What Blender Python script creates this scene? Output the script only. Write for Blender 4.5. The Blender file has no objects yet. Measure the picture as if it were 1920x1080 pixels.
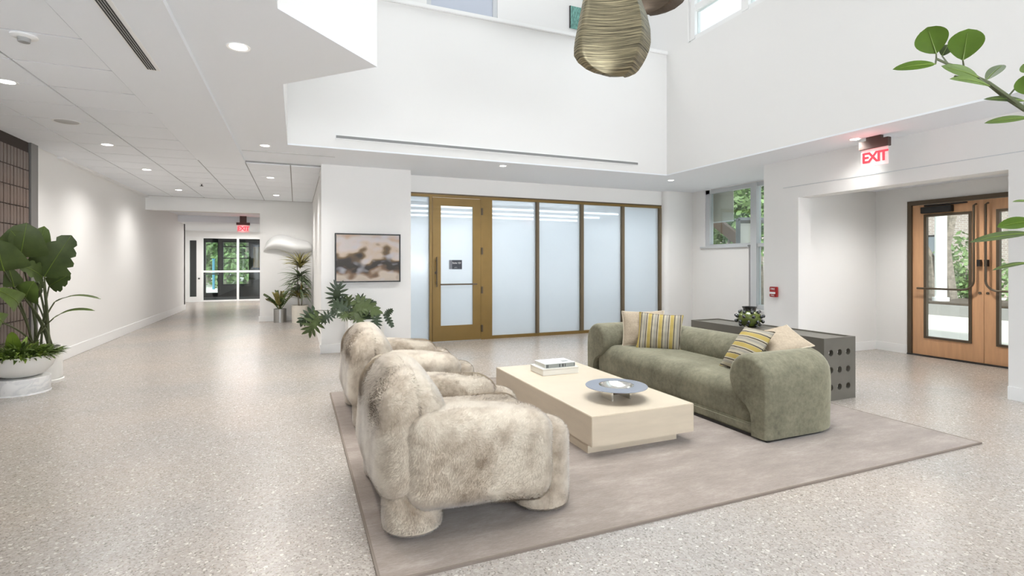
import bpy, bmesh, math, random
import numpy as np
from mathutils import Vector, Matrix, noise
PI = math.pi
R = math.radians
random.seed(7)
S = bpy.context.scene
COL = S.collection

# ---------------------------------------------------------------- camera, world, light, exposure
SN, CS, FPX, EYE, HOR = math.sin(R(22.7)), math.cos(R(22.7)), 967.0, 1.35, 494.0
cam_d = bpy.data.cameras.new('camera')
cam_d.sensor_width = 36.0
cam_d.lens = FPX * 36.0 / 1920.0
cam_d.shift_y = -(540 - HOR) / 1920.0
cam_d.clip_start = 0.05
cam_d.clip_end = 200
cam = bpy.data.objects.new('camera', cam_d)
cam.location = (0, 0, EYE)
cam.rotation_euler = (R(90), 0, R(-22.7))
COL.objects.link(cam)
S.camera = cam

w = bpy.data.worlds.new('sky')
S.world = w
w.use_nodes = True
nt = w.node_tree
nt.nodes.clear()
wo = nt.nodes.new('ShaderNodeOutputWorld')
wb = nt.nodes.new('ShaderNodeBackground')
wb.inputs['Color'].default_value = (0.86, 0.93, 1.0, 1)
wb.inputs['Strength'].default_value = .8
nt.links.new(wb.outputs[0], wo.inputs[0])

def light(name, kind, loc, rot, energy, color=(1, 1, 1), **kw):
    d = bpy.data.lights.new(name, kind)
    d.energy = energy
    d.color = color
    for k, v in kw.items():
        setattr(d, k, v)
    o = bpy.data.objects.new(name, d)
    o.location = loc
    o.rotation_euler = rot
    COL.objects.link(o)
    return o

light('sun', 'SUN', (0, 0, 20), Vector((.45, .60, -.66)).to_track_quat('-Z', 'Y').to_euler(), 3.0, (1, .97, .92), angle=R(2))
light('atrium_fill', 'AREA', (2.9, 3.5, 8.3), (0, 0, 0), 100, (.95, .98, 1.0), shape='RECTANGLE', size=5.0, size_y=6.6, spread=R(75))  # added fill lamp below the closed atrium roof, which has no skylight
light('upper_hall_fill', 'AREA', (2.9, 8.4, 8.4), (0, 0, 0), 34, (.97, .985, 1.0), shape='RECTANGLE', size=4.5, size_y=1.2)  # added fill to brighten the upper storey; no visible source
light('rear_uplight_fill', 'AREA', (1.8, -6.8, 1.5), (R(150), 0, 0), 760, (.90, .95, 1.0), shape='RECTANGLE', size=8.4, size_y=2.5, spread=R(130))  # added uplight before the solid rear wall, brightening the ceilings
light('meeting_room_fill', 'AREA', (4.3, 11.2, 2.7), (0, 0, 0), 60, (.96, .97, 1.0), shape='RECTANGLE', size=4.5, size_y=3.0)  # added fill in the enclosed room so the frosted panes look bright
light('corridor_fill', 'AREA', (-1.4, 19.3, 2.45), (0, 0, 0), 60, (1, .98, .95), shape='RECTANGLE', size=2.0, size_y=2.0)  # added fill lamp for the corridor end, with no fitting of its own

S.view_settings.view_transform = 'Standard'
S.view_settings.look = 'None'
S.view_settings.gamma = 1
S.view_settings.use_curve_mapping = False
S.view_settings.exposure = 0.96

# ---------------------------------------------------------------- where a sight line meets a plane (real metres)
def _dir(u):
    t = (u - 960.0) / FPX
    return SN + CS * t, CS - SN * t
def P(u, v, d):
    a, b = _dir(u)
    return Vector((a * d, b * d, EYE - (v - HOR) * d / FPX))
def PZ(u, v, z):
    return P(u, v, (EYE - z) * FPX / (v - HOR))
def XonY(u, Y):
    a, b = _dir(u)
    return Y * a / b
def YonX(u, X):
    a, b = _dir(u)
    return X * b / a

# ---------------------------------------------------------------- materials
def lin(c):
    return tuple(((x / 255) / 12.92 if x / 255 <= .04045 else ((x / 255 + .055) / 1.055) ** 2.4) for x in c)
class NT:
    def __init__(s, name):
        s.m = bpy.data.materials.new(name)
        s.m.use_nodes = True
        s.t = s.m.node_tree
        s.t.nodes.clear()
        s.out = s.t.nodes.new('ShaderNodeOutputMaterial')
    def n(s, typ, ins=None, **props):
        nd = s.t.nodes.new('ShaderNode' + typ)
        for k, v in props.items():
            setattr(nd, k, v)
        for k, v in (ins or {}).items():
            s.set(nd, k, v)
        return nd
    def set(s, nd, k, v):
        i = nd.inputs[k]
        if isinstance(v, bpy.types.NodeSocket):
            s.t.links.new(v, i)
        elif isinstance(v, bpy.types.Node):
            s.t.links.new(v.outputs[0], i)
        else:
            if isinstance(v, (tuple, list)) and len(v) == 3 and i.type == 'RGBA':
                v = (*v, 1)
            i.default_value = v
    def ramp(s, fac, stops, interp='LINEAR'):
        r = s.n('ValToRGB', {'Fac': fac})
        r.color_ramp.interpolation = interp
        e = r.color_ramp.elements
        while len(e) < len(stops):
            e.new(1)
        for el, (p, c) in zip(e, stops):
            el.position = p
            el.color = (*c, 1) if len(c) == 3 else c
        return r
    def done(s, shader):
        s.t.links.new(shader.outputs[0], s.out.inputs['Surface'])
        return s.m

def mat(name, rgb, rough=.5, metal=0.0, var=None, bump=None, sheen=0, spec=.5, coat=0, stretch=None, trans=0, alpha=None):
    """principled surface; var = (scale, amount), bump = (scale, strength, distance)"""
    k = NT(name)
    c = lin(rgb)
    p = k.n('BsdfPrincipled', {'Roughness': rough, 'Metallic': metal, 'Specular IOR Level': spec, 'Base Color': c})
    if sheen:
        k.set(p, 'Sheen Weight', sheen)
        k.set(p, 'Sheen Roughness', .4)
    if coat:
        k.set(p, 'Coat Weight', coat)
        k.set(p, 'Coat Roughness', .05)
    if trans:
        k.set(p, 'Transmission Weight', trans)
    vec = None
    if var or bump:
        tc = k.n('TexCoord')
        vec = tc.outputs['Object']
        if stretch:
            vec = k.n('Mapping', {'Vector': vec, 'Scale': stretch}).outputs[0]
    if var:
        nz = k.n('TexNoise', {'Vector': vec, 'Scale': var[0], 'Detail': 5.0, 'Roughness': .6})
        lo = tuple(x * (1 - var[1]) for x in c)
        hi = tuple(min(1, x * (1 + var[1])) for x in c)
        r = k.ramp(nz.outputs['Fac'], [(.3, lo), (.7, hi)])
        k.set(p, 'Base Color', r.outputs['Color'])
    if bump:
        nz2 = k.n('TexNoise', {'Vector': vec, 'Scale': bump[0], 'Detail': 4.0})
        b = k.n('Bump', {'Height': nz2.outputs['Fac'], 'Strength': bump[1], 'Distance': bump[2]})
        k.set(p, 'Normal', b.outputs[0])
    return k.done(p)

def emit(name, rgb, strength):
    k = NT(name)
    return k.done(k.n('Emission', {'Color': lin(rgb), 'Strength': strength}))

def rim(k, lo, amp):
    f = k.n('LayerWeight', {'Blend': .5}).outputs['Facing']
    p4 = k.n('Math', {0: f, 1: 4.0}, operation='POWER')
    return k.n('Math', {0: p4.outputs[0], 1: amp, 2: lo}, operation='MULTIPLY_ADD')

def glass(name, tint=(245, 250, 250), fac=.07):
    k = NT(name)
    lw = rim(k, .05, .5)
    t = k.n('BsdfTransparent', {'Color': lin(tint)})
    g = k.n('BsdfGlossy', {'Color': (1, 1, 1), 'Roughness': .02})
    return k.done(k.n('MixShader', {'Fac': lw.outputs[0], 1: t.outputs[0], 2: g.outputs[0]}))

def terrazzo():
    k = NT('terrazzo')
    v = k.n('TexCoord').outputs['Object']
    a = k.n('TexVoronoi', {'Vector': v, 'Scale': 64.0})
    b = k.n('TexVoronoi', {'Vector': v, 'Scale': 130.0})
    e = k.n('TexVoronoi', {'Vector': v, 'Scale': 64.0}, feature='DISTANCE_TO_EDGE')
    ca = k.ramp(k.n('SeparateColor', {0: a.outputs['Color']}).outputs[0],
                [(0, lin((164, 156, 148))), (.3, lin((176, 168, 160))), (.55, lin((185, 177, 169))), (.8, lin((170, 160, 150))), (.93, lin((206, 199, 191)))], 'CONSTANT')
    cb = k.ramp(k.n('SeparateColor', {0: b.outputs['Color']}).outputs[1],
                [(0, lin((166, 158, 151))), (.5, lin((176, 168, 161))), (.85, lin((134, 127, 120)))], 'CONSTANT')
    edge = k.ramp(e.outputs['Distance'], [(.10, (0, 0, 0)), (.16, (1, 1, 1))])
    m = k.n('MixRGB', {'Fac': edge.outputs[0], 1: cb.outputs[0], 2: ca.outputs[0]})
    big = k.n('TexNoise', {'Vector': v, 'Scale': .7, 'Detail': 3.0})
    tone = k.ramp(big.outputs['Fac'], [(.35, (.91, .93, .95)), (.65, (1.04, 1.01, .98))])
    mm = k.n('MixRGB', {'Fac': 1.0, 1: m.outputs[0], 2: tone.outputs[0]}, blend_type='MULTIPLY')
    p = k.n('BsdfPrincipled', {'Base Color': mm.outputs[0], 'Roughness': .27, 'Specular IOR Level': .5})
    return k.done(p)

def frosted():
    k = NT('frosted_glass')
    d = k.n('BsdfTranslucent', {'Color': lin((236, 243, 247))})
    r = k.n('BsdfRefraction', {'Color': lin((236, 243, 247)), 'Roughness': .14, 'IOR': 1.05})
    m = k.n('MixShader', {'Fac': .45, 1: d.outputs[0], 2: r.outputs[0]})
    df = k.n('BsdfDiffuse', {'Color': lin((214, 222, 228))})
    m1 = k.n('MixShader', {'Fac': .35, 1: m.outputs[0], 2: df.outputs[0]})
    g = k.n('BsdfGlossy', {'Color': (1, 1, 1), 'Roughness': .12})
    fr = rim(k, .05, .4)
    return k.done(k.n('MixShader', {'Fac': fr.outputs[0], 1: m1.outputs[0], 2: g.outputs[0]}))

def fur_mat():
    k = NT('plush_fur')
    v = k.n('TexCoord').outputs['Object']
    n1 = k.n('TexNoise', {'Vector': v, 'Scale': 2.6, 'Detail': 2.5, 'Roughness': .55, 'Distortion': .6})
    n2 = k.n('TexNoise', {'Vector': v, 'Scale': 16.0, 'Detail': 4.0, 'Roughness': .65})
    mx = k.n('Math', {0: n1.outputs['Fac'], 1: .6}, operation='MULTIPLY')
    my = k.n('Math', {0: n2.outputs['Fac'], 1: .4}, operation='MULTIPLY')
    s = k.n('Math', {0: mx.outputs[0], 1: my.outputs[0]}, operation='ADD')
    c = k.ramp(s.outputs[0], [(.36, lin((154, 138, 119))), (.46, lin((189, 174, 155))), (.58, lin((216, 204, 186)))])
    p = k.n('BsdfPrincipled', {'Base Color': c.outputs[0], 'Roughness': .85, 'Specular IOR Level': .15, 'Sheen Weight': .35, 'Sheen Roughness': .5})
    return k.done(p)

def velvet(name, dark, lite):
    k = NT(name)
    v = k.n('TexCoord').outputs['Object']
    n1 = k.n('TexNoise', {'Vector': v, 'Scale': 3.0, 'Detail': 6.0, 'Roughness': .7})
    n2 = k.n('TexNoise', {'Vector': v, 'Scale': 28.0, 'Detail': 4.0, 'Roughness': .7})
    n2w = k.n('Math', {0: n2.outputs['Fac'], 1: .35}, operation='MULTIPLY')
    h = k.n('Math', {0: n1.outputs['Fac'], 1: .65, 2: n2w.outputs[0]}, operation='MULTIPLY_ADD')
    c = k.ramp(h.outputs[0], [(.36, lin(dark)), (.64, lin(lite))])
    b = k.n('Bump', {'Height': n2.outputs['Fac'], 'Strength': .25, 'Distance': .01})
    p = k.n('BsdfPrincipled', {'Base Color': c.outputs[0], 'Roughness': .75, 'Specular IOR Level': .2, 'Sheen Weight': .6, 'Sheen Roughness': .35, 'Normal': b.outputs[0]})
    k.set(p, 'Sheen Tint', (*lin((215, 212, 190)), 1))
    return k.done(p)

def stripes(name):
    k = NT(name)
    v = k.n('TexCoord').outputs['Object']
    x = k.n('SeparateXYZ', {0: v}).outputs[0]
    u = k.n('Math', {0: x, 1: 1 / .118}, operation='MULTIPLY')
    f = k.n('Math', {0: u.outputs[0]}, operation='FRACT')
    nat, yel, drk, gry = lin((178, 169, 150)), lin((178, 157, 92)), lin((62, 54, 48)), lin((154, 149, 138))
    c = k.ramp(f.outputs[0], [(0, yel), (.2, nat), (.24, drk), (.31, nat), (.5, gry), (.68, nat), (.74, drk), (.81, nat), (.90, yel)], 'CONSTANT')
    nz = k.n('TexNoise', {'Vector': v, 'Scale': 90.0})
    b = k.n('Bump', {'Height': nz.outputs['Fac'], 'Strength': .3, 'Distance': .004})
    p = k.n('BsdfPrincipled', {'Base Color': c.outputs[0], 'Roughness': .9, 'Specular IOR Level': .1, 'Normal': b.outputs[0]})
    return k.done(p)

def painting():
    k = NT('abstract_painting')
    v = k.n('TexCoord').outputs['Object']
    nz = k.n('TexNoise', {'Vector': k.n('Mapping', {'Vector': v, 'Scale': (2.6, 1, 3.4), 'Location': (1.3, 0, .4)}).outputs[0], 'Scale': 1.3, 'Detail': 1.5})
    z = k.n('SeparateXYZ', {0: v}).outputs[2]
    zz = k.n('MapRange', {0: z, 1: -.39, 2: .39})
    d = k.n('Math', {0: nz.outputs['Fac'], 1: -.5}, operation='ADD')
    dd = k.n('Math', {0: d.outputs[0], 1: .95}, operation='MULTIPLY')
    s = k.n('Math', {0: zz.outputs[0], 1: dd.outputs[0]}, operation='ADD')
    c = k.ramp(s.outputs[0], [(0, lin((190, 178, 165))), (.12, lin((196, 182, 168))), (.22, lin((128, 104, 84))), (.31, lin((62, 58, 54))), (.46, lin((66, 62, 60))),
                              (.55, lin((118, 98, 74))), (.62, lin((196, 178, 160))), (.72, lin((200, 190, 188))), (.86, lin((196, 190, 186))), (1, lin((186, 160, 138)))])
    n2 = k.n('TexNoise', {'Vector': k.n('Mapping', {'Vector': v, 'Scale': (3, 1, 5)}).outputs[0], 'Scale': 1.6, 'Detail': 1.0})
    m = k.n('MixRGB', {'Fac': k.ramp(n2.outputs['Fac'], [(.55, (0, 0, 0)), (.75, (.8, .8, .8))]).outputs[0], 1: c.outputs[0], 2: lin((190, 190, 198))})
    return k.done(k.n('BsdfPrincipled', {'Base Color': m.outputs[0], 'Roughness': .6}))

def bronze():
    k = NT('hammered_bronze')
    v = k.n('TexCoord').outputs['Object']
    mp = k.n('Mapping', {'Vector': v, 'Scale': (1.3, 1.3, 62.0), 'Rotation': (0, R(8), 0)})
    nz = k.n('TexNoise', {'Vector': mp.outputs[0], 'Scale': 2.0, 'Detail': 5.0, 'Roughness': .65})
    c = k.ramp(nz.outputs['Fac'], [(.34, lin((66, 62, 52))), (.5, lin((132, 124, 102))), (.66, lin((180, 168, 136)))])
    b = k.n('Bump', {'Height': nz.outputs['Fac'], 'Strength': .35, 'Distance': .008})
    return k.done(k.n('BsdfPrincipled', {'Base Color': c.outputs[0], 'Metallic': .9, 'Roughness': .4, 'Normal': b.outputs[0]}))

def rug_mat():
    k = NT('rug_pile')
    v = k.n('TexCoord').outputs['Object']
    n1 = k.n('TexNoise', {'Vector': k.n('Mapping', {'Vector': v, 'Scale': (1.0, 3.0, 1)}).outputs[0], 'Scale': 2.2, 'Detail': 6.0, 'Roughness': .7})
    n2 = k.n('TexNoise', {'Vector': k.n('Mapping', {'Vector': v, 'Scale': (1, 6, 1)}).outputs[0], 'Scale': 45.0, 'Detail': 3.0})
    s = k.n('Math', {0: n1.outputs['Fac'], 1: .7}, operation='MULTIPLY')
    s2 = k.n('Math', {0: n2.outputs['Fac'], 1: .3}, operation='MULTIPLY')
    t = k.n('Math', {0: s.outputs[0], 1: s2.outputs[0]}, operation='ADD')
    c = k.ramp(t.outputs[0], [(.36, lin((124, 110, 99))), (.52, lin((143, 129, 118))), (.66, lin((166, 153, 143)))])
    b = k.n('Bump', {'Height': n2.outputs['Fac'], 'Strength': .3, 'Distance': .006})
    return k.done(k.n('BsdfPrincipled', {'Base Color': c.outputs[0], 'Roughness': .8, 'Specular IOR Level': .15, 'Sheen Weight': .4, 'Normal': b.outputs[0]}))

def brick_mat():
    k = NT('far_brickwork')
    v = k.n('TexCoord').outputs['Object']
    mp = k.n('Mapping', {'Vector': v, 'Rotation': (R(90), 0, R(90))})
    sx = k.n('SeparateXYZ', {0: v})
    cb = k.n('CombineXYZ', {0: sx.outputs[1], 1: sx.outputs[2]})
    b = k.n('TexBrick', {'Vector': cb.outputs[0], 'Color1': lin((176, 160, 150)), 'Color2': lin((150, 134, 126)), 'Mortar': lin((196, 190, 184)), 'Scale': 1.0, 'Mortar Size': .012, 'Brick Width': .24, 'Row Height': .08})
    return k.done(k.n('BsdfPrincipled', {'Base Color': b.outputs[0], 'Roughness': .9}))

def marble():
    k = NT('white_marble')
    v = k.n('TexCoord').outputs['Object']
    nz = k.n('TexNoise', {'Vector': v, 'Scale': 3.0, 'Detail': 8.0, 'Distortion': 2.0})
    c = k.ramp(nz.outputs['Fac'], [(.42, lin((240, 239, 237))), (.5, lin((222, 222, 222))), (.56, lin((240, 239, 237)))])
    return k.done(k.n('BsdfPrincipled', {'Base Color': c.outputs[0], 'Roughness': .3}))

M = dict(
    wall=mat('white_wall_paint', (236, 235, 233), .6, spec=.3),
    ceil=mat('ceiling_paint', (241, 244, 248), .8, spec=.2),
    tile=mat('ceiling_tile_white', (241, 244, 248), .9, spec=.1, bump=(120, .15, .003)),
    grid=mat('ceiling_grid_grey', (158, 158, 157), .7),
    trim=mat('trim_white', (240, 240, 239), .4),
    floor=terrazzo(), frost=frosted(), glass=glass('clear_glass'), fur=fur_mat(),
    velvet=velvet('olive_velvet', (98, 95, 79), (142, 138, 117)),
    stripe=stripes('striped_cloth'), paint=painting(), bronze=bronze(), rug=rug_mat(), brick=brick_mat(), marble=marble(),
    plain=mat('oatmeal_linen', (180, 165, 145), .95, var=(60, .12), bump=(140, .3, .003), spec=.1),
    piping=mat('linen_piping', (214, 203, 182), .9),
    gold=mat('gold_anodised_metal', (134, 108, 58), .42, .3, var=(3, .06)),
    bronze_dark=mat('dark_bronze_metal', (92, 80, 66), .4, .5),
    mull=mat('bronze_mullion', (122, 108, 86), .4, .4),
    steel=mat('brushed_steel', (178, 178, 176), .3, 1.0),
    grey_frame=mat('grey_aluminium', (204, 207, 209), .45),
    black=mat('black_metal', (30, 28, 27), .4),
    oak=mat('oak_veneer', (204, 158, 118), .42, var=(3.0, .10), stretch=(6, 6, .6)),
    trav=mat('travertine', (204, 190, 169), .42, var=(2.2, .055), stretch=(1.2, 1.2, 7)),
    white_lacquer=mat('white_lacquer', (226, 222, 212), .4),
    console=mat('gunmetal_lacquer', (108, 104, 95), .42, .1, var=(5, .05)),
    pewter=mat('blued_steel', (150, 156, 168), .38, .45),
    silver=mat('polished_silver', (214, 212, 206), .16, 1.0),
    pot=mat('white_ceramic', (238, 236, 231), .45),
    stone_pot=mat('pale_stone', (226, 220, 208), .6, var=(6, .05)),
    soil=mat('dark_soil', (58, 46, 36), .95, var=(40, .3)),
    leaf_dark=mat('dark_green_leaf', (76, 90, 50), .48, var=(5, .28), spec=.35),
    leaf_deep=mat('deep_green_leaf', (50, 66, 42), .35, var=(5, .3)),
    leaf_fig=mat('fig_leaf', (78, 104, 26), .5, var=(9, .15), spec=.3),
    leaf_mid=mat('mid_green_leaf', (94, 114, 56), .5, var=(6, .28), spec=.3),
    leaf_light=mat('light_green_leaf', (112, 134, 50), .4, var=(9, .18)),
    leaf_yellow=mat('yellow_green_leaf', (132, 124, 66), .5, var=(9, .22)),
    leaf_grey=mat('grey_green_leaf', (112, 126, 96), .5, var=(9, .22)),
    stem=mat('leaf_stem', (84, 90, 60), .6),
    bark=mat('tree_bark', (132, 123, 112), .9, var=(8, .35), bump=(20, .8, .02)),
    tree_leaf=mat('tree_foliage', (112, 138, 84), .6, var=(2.0, .4)),
    brown_tile=mat('brown_glazed_tile', (92, 76, 66), .3, var=(9, .16), bump=(30, .2, .004)),
    grout=mat('dark_grout', (60, 52, 47), .9),
    steel_trim=mat('steel_edge_trim', (126, 124, 122), .35, .6),
    lamp=emit('downlight_glow', (255, 250, 240), 9.0),
    slot=mat('slot_shadow', (60, 60, 60), .8),
    red=mat('alarm_red', (160, 34, 34), .4),
    red_glow=emit('exit_letters_glow', (235, 70, 80), 1.1),
    exit_housing=mat('exit_brown_housing', (64, 46, 40), .5),
    clear=mat('exit_acrylic', (240, 232, 232), .25),
    plaque=mat('plaque_slate', (62, 66, 74), .5),
    plaque_edge=mat('plaque_grey', (118, 120, 128), .5),
    white_ink=mat('white_lettering', (235, 235, 235), .6),
    dark_ink=mat('dark_lettering', (70, 72, 72), .6),
    book_cover=mat('book_cover', (232, 234, 232), .4),
    book_spine=mat('book_spine', (146, 150, 146), .5),
    page=mat('book_pages', (205, 204, 196), .8),
    vase=mat('green_glass_vase', (92, 104, 38), .06, 0, coat=1.0),
    knob=mat('smoked_glass', (34, 36, 36), .06, 0, coat=1.0),
    dark_room=mat('dark_vestibule_wall', (74, 72, 72), .7),
    plaza=mat('plaza_concrete', (226, 220, 208), .9, var=(2, .05)),
    curb=mat('planter_concrete', (150, 148, 146), .9),
    red_brick=mat('red_paving', (170, 120, 104), .9),
    mulch=mat('mulch', (84, 72, 60), .95, var=(30, .4)),
    beam=mat('brown_timber', (112, 94, 78), .8),
    blind=mat('cream_blind', (216, 210, 196), .8),
    car=mat('grey_car_paint', (120, 128, 134), .3),
    teal=mat('teal_canvas', (110, 160, 150), .6, var=(14, .7), stretch=(5, 1, 1)),
    cyan=mat('cyan_post', (96, 150, 172), .6),
)

# ---------------------------------------------------------------- geometry helpers
def bx(bm, x0, x1, y0, y1, z0, z1):
    vs = [bm.verts.new((x, y, z)) for x in (x0, x1) for y in (y0, y1) for z in (z0, z1)]
    fs = [(0, 1, 3, 2), (4, 6, 7, 5), (0, 4, 5, 1), (2, 3, 7, 6), (0, 2, 6, 4), (1, 5, 7, 3)]
    for f in fs:
        bm.faces.new([vs[i] for i in f])
    return bm
def box(x0, x1, y0, y1, z0, z1):
    return bx(bmesh.new(), min(x0, x1), max(x0, x1), min(y0, y1), max(y0, y1), min(z0, z1), max(z0, z1))
def prism(bm, poly, z0, z1):
    a = [bm.verts.new((x, y, z0)) for x, y in poly]
    b = [bm.verts.new((x, y, z1)) for x, y in poly]
    bm.faces.new(list(reversed(a)))
    bm.faces.new(b)
    n = len(poly)
    for i in range(n):
        bm.faces.new([a[i], a[(i + 1) % n], b[(i + 1) % n], b[i]])
    return bm
def tube(bm, pts, rad, n=8):
    pts = [Vector(p) for p in pts]
    if not hasattr(rad, '__len__'):
        rad = [rad] * len(pts)
    rings = []
    t0 = (pts[1] - pts[0]).normalized()
    up = Vector((0, 0, 1)) if abs(t0.z) < .9 else Vector((1, 0, 0))
    a = t0.cross(up).normalized()
    for i, p in enumerate(pts):
        t = (pts[min(i + 1, len(pts) - 1)] - pts[max(i - 1, 0)]).normalized()
        a = (a - t * a.dot(t)).normalized()
        b = t.cross(a)
        rings.append([bm.verts.new(p + (a * math.cos(2 * PI * k / n) + b * math.sin(2 * PI * k / n)) * rad[i]) for k in range(n)])
    for r0, r1 in zip(rings, rings[1:]):
        for k in range(n):
            bm.faces.new([r0[k], r0[(k + 1) % n], r1[(k + 1) % n], r1[k]])
    bm.faces.new(list(reversed(rings[0])))
    bm.faces.new(rings[-1])
    return bm
def lathe(bm, prof, c=(0, 0, 0), n=32):
    c = Vector(c)
    rings = []
    for r, z in prof:
        if r < 1e-5:
            rings.append([bm.verts.new(c + Vector((0, 0, z)))])
        else:
            rings.append([bm.verts.new(c + Vector((r * math.cos(2 * PI * k / n), r * math.sin(2 * PI * k / n), z))) for k in range(n)])
    for a, b in zip(rings, rings[1:]):
        for k in range(n):
            j = (k + 1) % n
            if len(a) == 1 and len(b) > 1:
                bm.faces.new([a[0], b[k], b[j]])
            elif len(b) == 1 and len(a) > 1:
                bm.faces.new([a[k], b[0], a[j]][::-1] if False else [a[j], b[0], a[k]][::-1])
            elif len(a) > 1:
                bm.faces.new([a[k], a[j], b[j], b[k]])
    bmesh.ops.recalc_face_normals(bm, faces=bm.faces[:])
    return bm
def sheet(bm, f, nu, nv):
    g = [[bm.verts.new(f(i / nu, j / nv)) for j in range(nv + 1)] for i in range(nu + 1)]
    for i in range(nu):
        for j in range(nv):
            bm.faces.new([g[i][j], g[i + 1][j], g[i + 1][j + 1], g[i][j + 1]])
    return bm
def cushion(size, r, puff=(0, 0, 0), n=18, namp=.0, nf=3.0, seed=0, warp=None):
    """rounded block with bulging faces; n cells along each edge"""
    bm = bmesh.new()
    h = Vector(size) * .5
    r = min(r, min(h) * .999)
    def par(t, hh):                                   # spend cells on the rounded ends
        k = r / hh
        s = abs(t)
        v = 1 - k + k * (s - .5) * 2 if s > .5 else (1 - k) * s * 2
        return math.copysign(v, t) * hh
    seen = {}
    def V(a, b, c):
        key = (round(a, 5), round(b, 5), round(c, 5))
        if key in seen:
            return seen[key]
        p = Vector((par(a, h.x), par(b, h.y), par(c, h.z)))
        q = Vector([max(-h[i] + r, min(h[i] - r, p[i])) for i in range(3)])
        d = p - q
        if d.length > 1e-9:
            p = q + d.normalized() * r
        nrm = d.normalized() if d.length > 1e-9 else Vector()
        u = [p[i] / h[i] for i in range(3)]
        for i in range(3):
            j, k2 = (i + 1) % 3, (i + 2) % 3
            p[i] += nrm[i] * puff[i] * max(0, 1 - u[j] ** 2) ** .7 * max(0, 1 - u[k2] ** 2) ** .7
        if namp:
            p += nrm * namp * noise.noise(p * nf + Vector((seed, seed * 1.7, 0))) + nrm * namp * .5 * noise.noise(p * nf * 2.7 + Vector((seed, 0, 5)))
        if warp:
            p = warp(p)
        v = bm.verts.new(p)
        seen[key] = v
        return v
    rng = [-1 + 2 * i / n for i in range(n + 1)]
    for ax in range(3):
        for s in (-1, 1):
            for i in range(n):
                for j in range(n):
                    q = []
                    for a, b in ((i, j), (i + 1, j), (i + 1, j + 1), (i, j + 1)):
                        c = [0, 0, 0]
                        c[ax] = s
                        c[(ax + 1) % 3] = rng[a]
                        c[(ax + 2) % 3] = rng[b]
                        q.append(V(*c))
                    bm.faces.new(q if s > 0 else q[::-1])
    return bm
def obj(name, bm, m, parent=None, smooth=False, bevel=0, local=False, loc=None, kind=None, label=None):
    if bevel:
        bmesh.ops.bevel(bm, geom=bm.edges[:], offset=bevel, segments=2, affect='EDGES', clamp_overlap=True)
    bmesh.ops.recalc_face_normals(bm, faces=bm.faces[:])
    me = bpy.data.meshes.new(name)
    if loc is not None:
        bm.transform(Matrix.Translation(-Vector(loc)))
    elif parent is not None and not local:
        q, off = parent, Vector()
        while q is not None:
            off += q.location
            q = q.parent
        bm.transform(Matrix.Translation(-off))
    bm.to_mesh(me)
    bm.free()
    me.materials.append(M[m] if isinstance(m, str) else m)
    if smooth:
        me.shade_smooth()
        me.set_sharp_from_angle(angle=R(42))
    o = bpy.data.objects.new(name, me)
    COL.objects.link(o)
    if loc is not None:
        o.location = loc
    if parent is not None:
        o.parent = parent
    if kind:
        o['kind'] = kind
    if label:
        o['label'] = label
    return o
def tag(o, label, cat, group=None, kind=None):
    o['label'] = label
    o['category'] = cat
    if group:
        o['group'] = group
    if kind:
        o['kind'] = kind
    return o
def thing(name, label, cat, loc=(0, 0, 0), group=None, kind=None, rz=0):
    o = bpy.data.objects.new(name, None)
    o.empty_display_size = .1
    o.location = loc
    o.rotation_euler = (0, 0, rz)
    COL.objects.link(o)
    return tag(o, label, cat, group, kind)
def copy_tree(o, parent=None):
    c = o.copy()
    COL.objects.link(c)
    c.parent = parent
    for ch in list(o.children):
        copy_tree(ch, c)
    return c
def struct(name, bm, m, label, cat, **kw):
    return tag(obj(name, bm, m, **kw), label, cat, kind='structure')
def text(name, s, m, size, mtx, parent, extrude=.001):
    c = bpy.data.curves.new(name, 'FONT')
    c.body = s
    c.size = size
    c.extrude = extrude
    c.offset = size * .03 if len(s) == 1 else 0
    c.align_x = 'CENTER'
    c.align_y = 'CENTER'
    tmp = bpy.data.objects.new(name, c)
    me = bpy.data.meshes.new_from_object(tmp)
    bpy.data.objects.remove(tmp)
    me.materials.clear()
    me.materials.append(M[m])
    o = bpy.data.objects.new(name, me)
    COL.objects.link(o)
    q, off = parent, Vector()
    while q is not None:
        off += q.location
        q = q.parent
    o.matrix_basis = Matrix.Translation(-off) @ mtx
    o.parent = parent
    if len(s) > 1:
        o['kind'] = 'stuff'
    return o
def frame(x, y, z, at):
    m = Matrix((x, y, z)).transposed().to_4x4()
    return Matrix.Translation(at) @ m

# ---------------------------------------------------------------- room shell
XL, XR, XW, XD = -3.0, 6.54, 7.69, 8.45          # left wall, right wall, window wall, entrance door wall
YP, YG, YC, YE = 8.23, 8.67, 13.3, 21.0          # picture wall, glazed partition, corridor cross wall, end glazing
ZC, ZS, ZG = 2.84, 2.80, 2.81                    # lobby ceiling, soffit, tiled ceiling
AX0, AX1, AY1 = -.10, 5.80, 7.06                 # atrium opening
TRI = [(-.10, 4.69), (.565, 4.0), (-.10, 3.31)]
TOP = 8.6

struct('floor', box(-4.4, 8.6, -7.2, YE + .1, -.12, 0), 'floor', 'pale speckled terrazzo floor running through lobby and corridor', 'floor')

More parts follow.
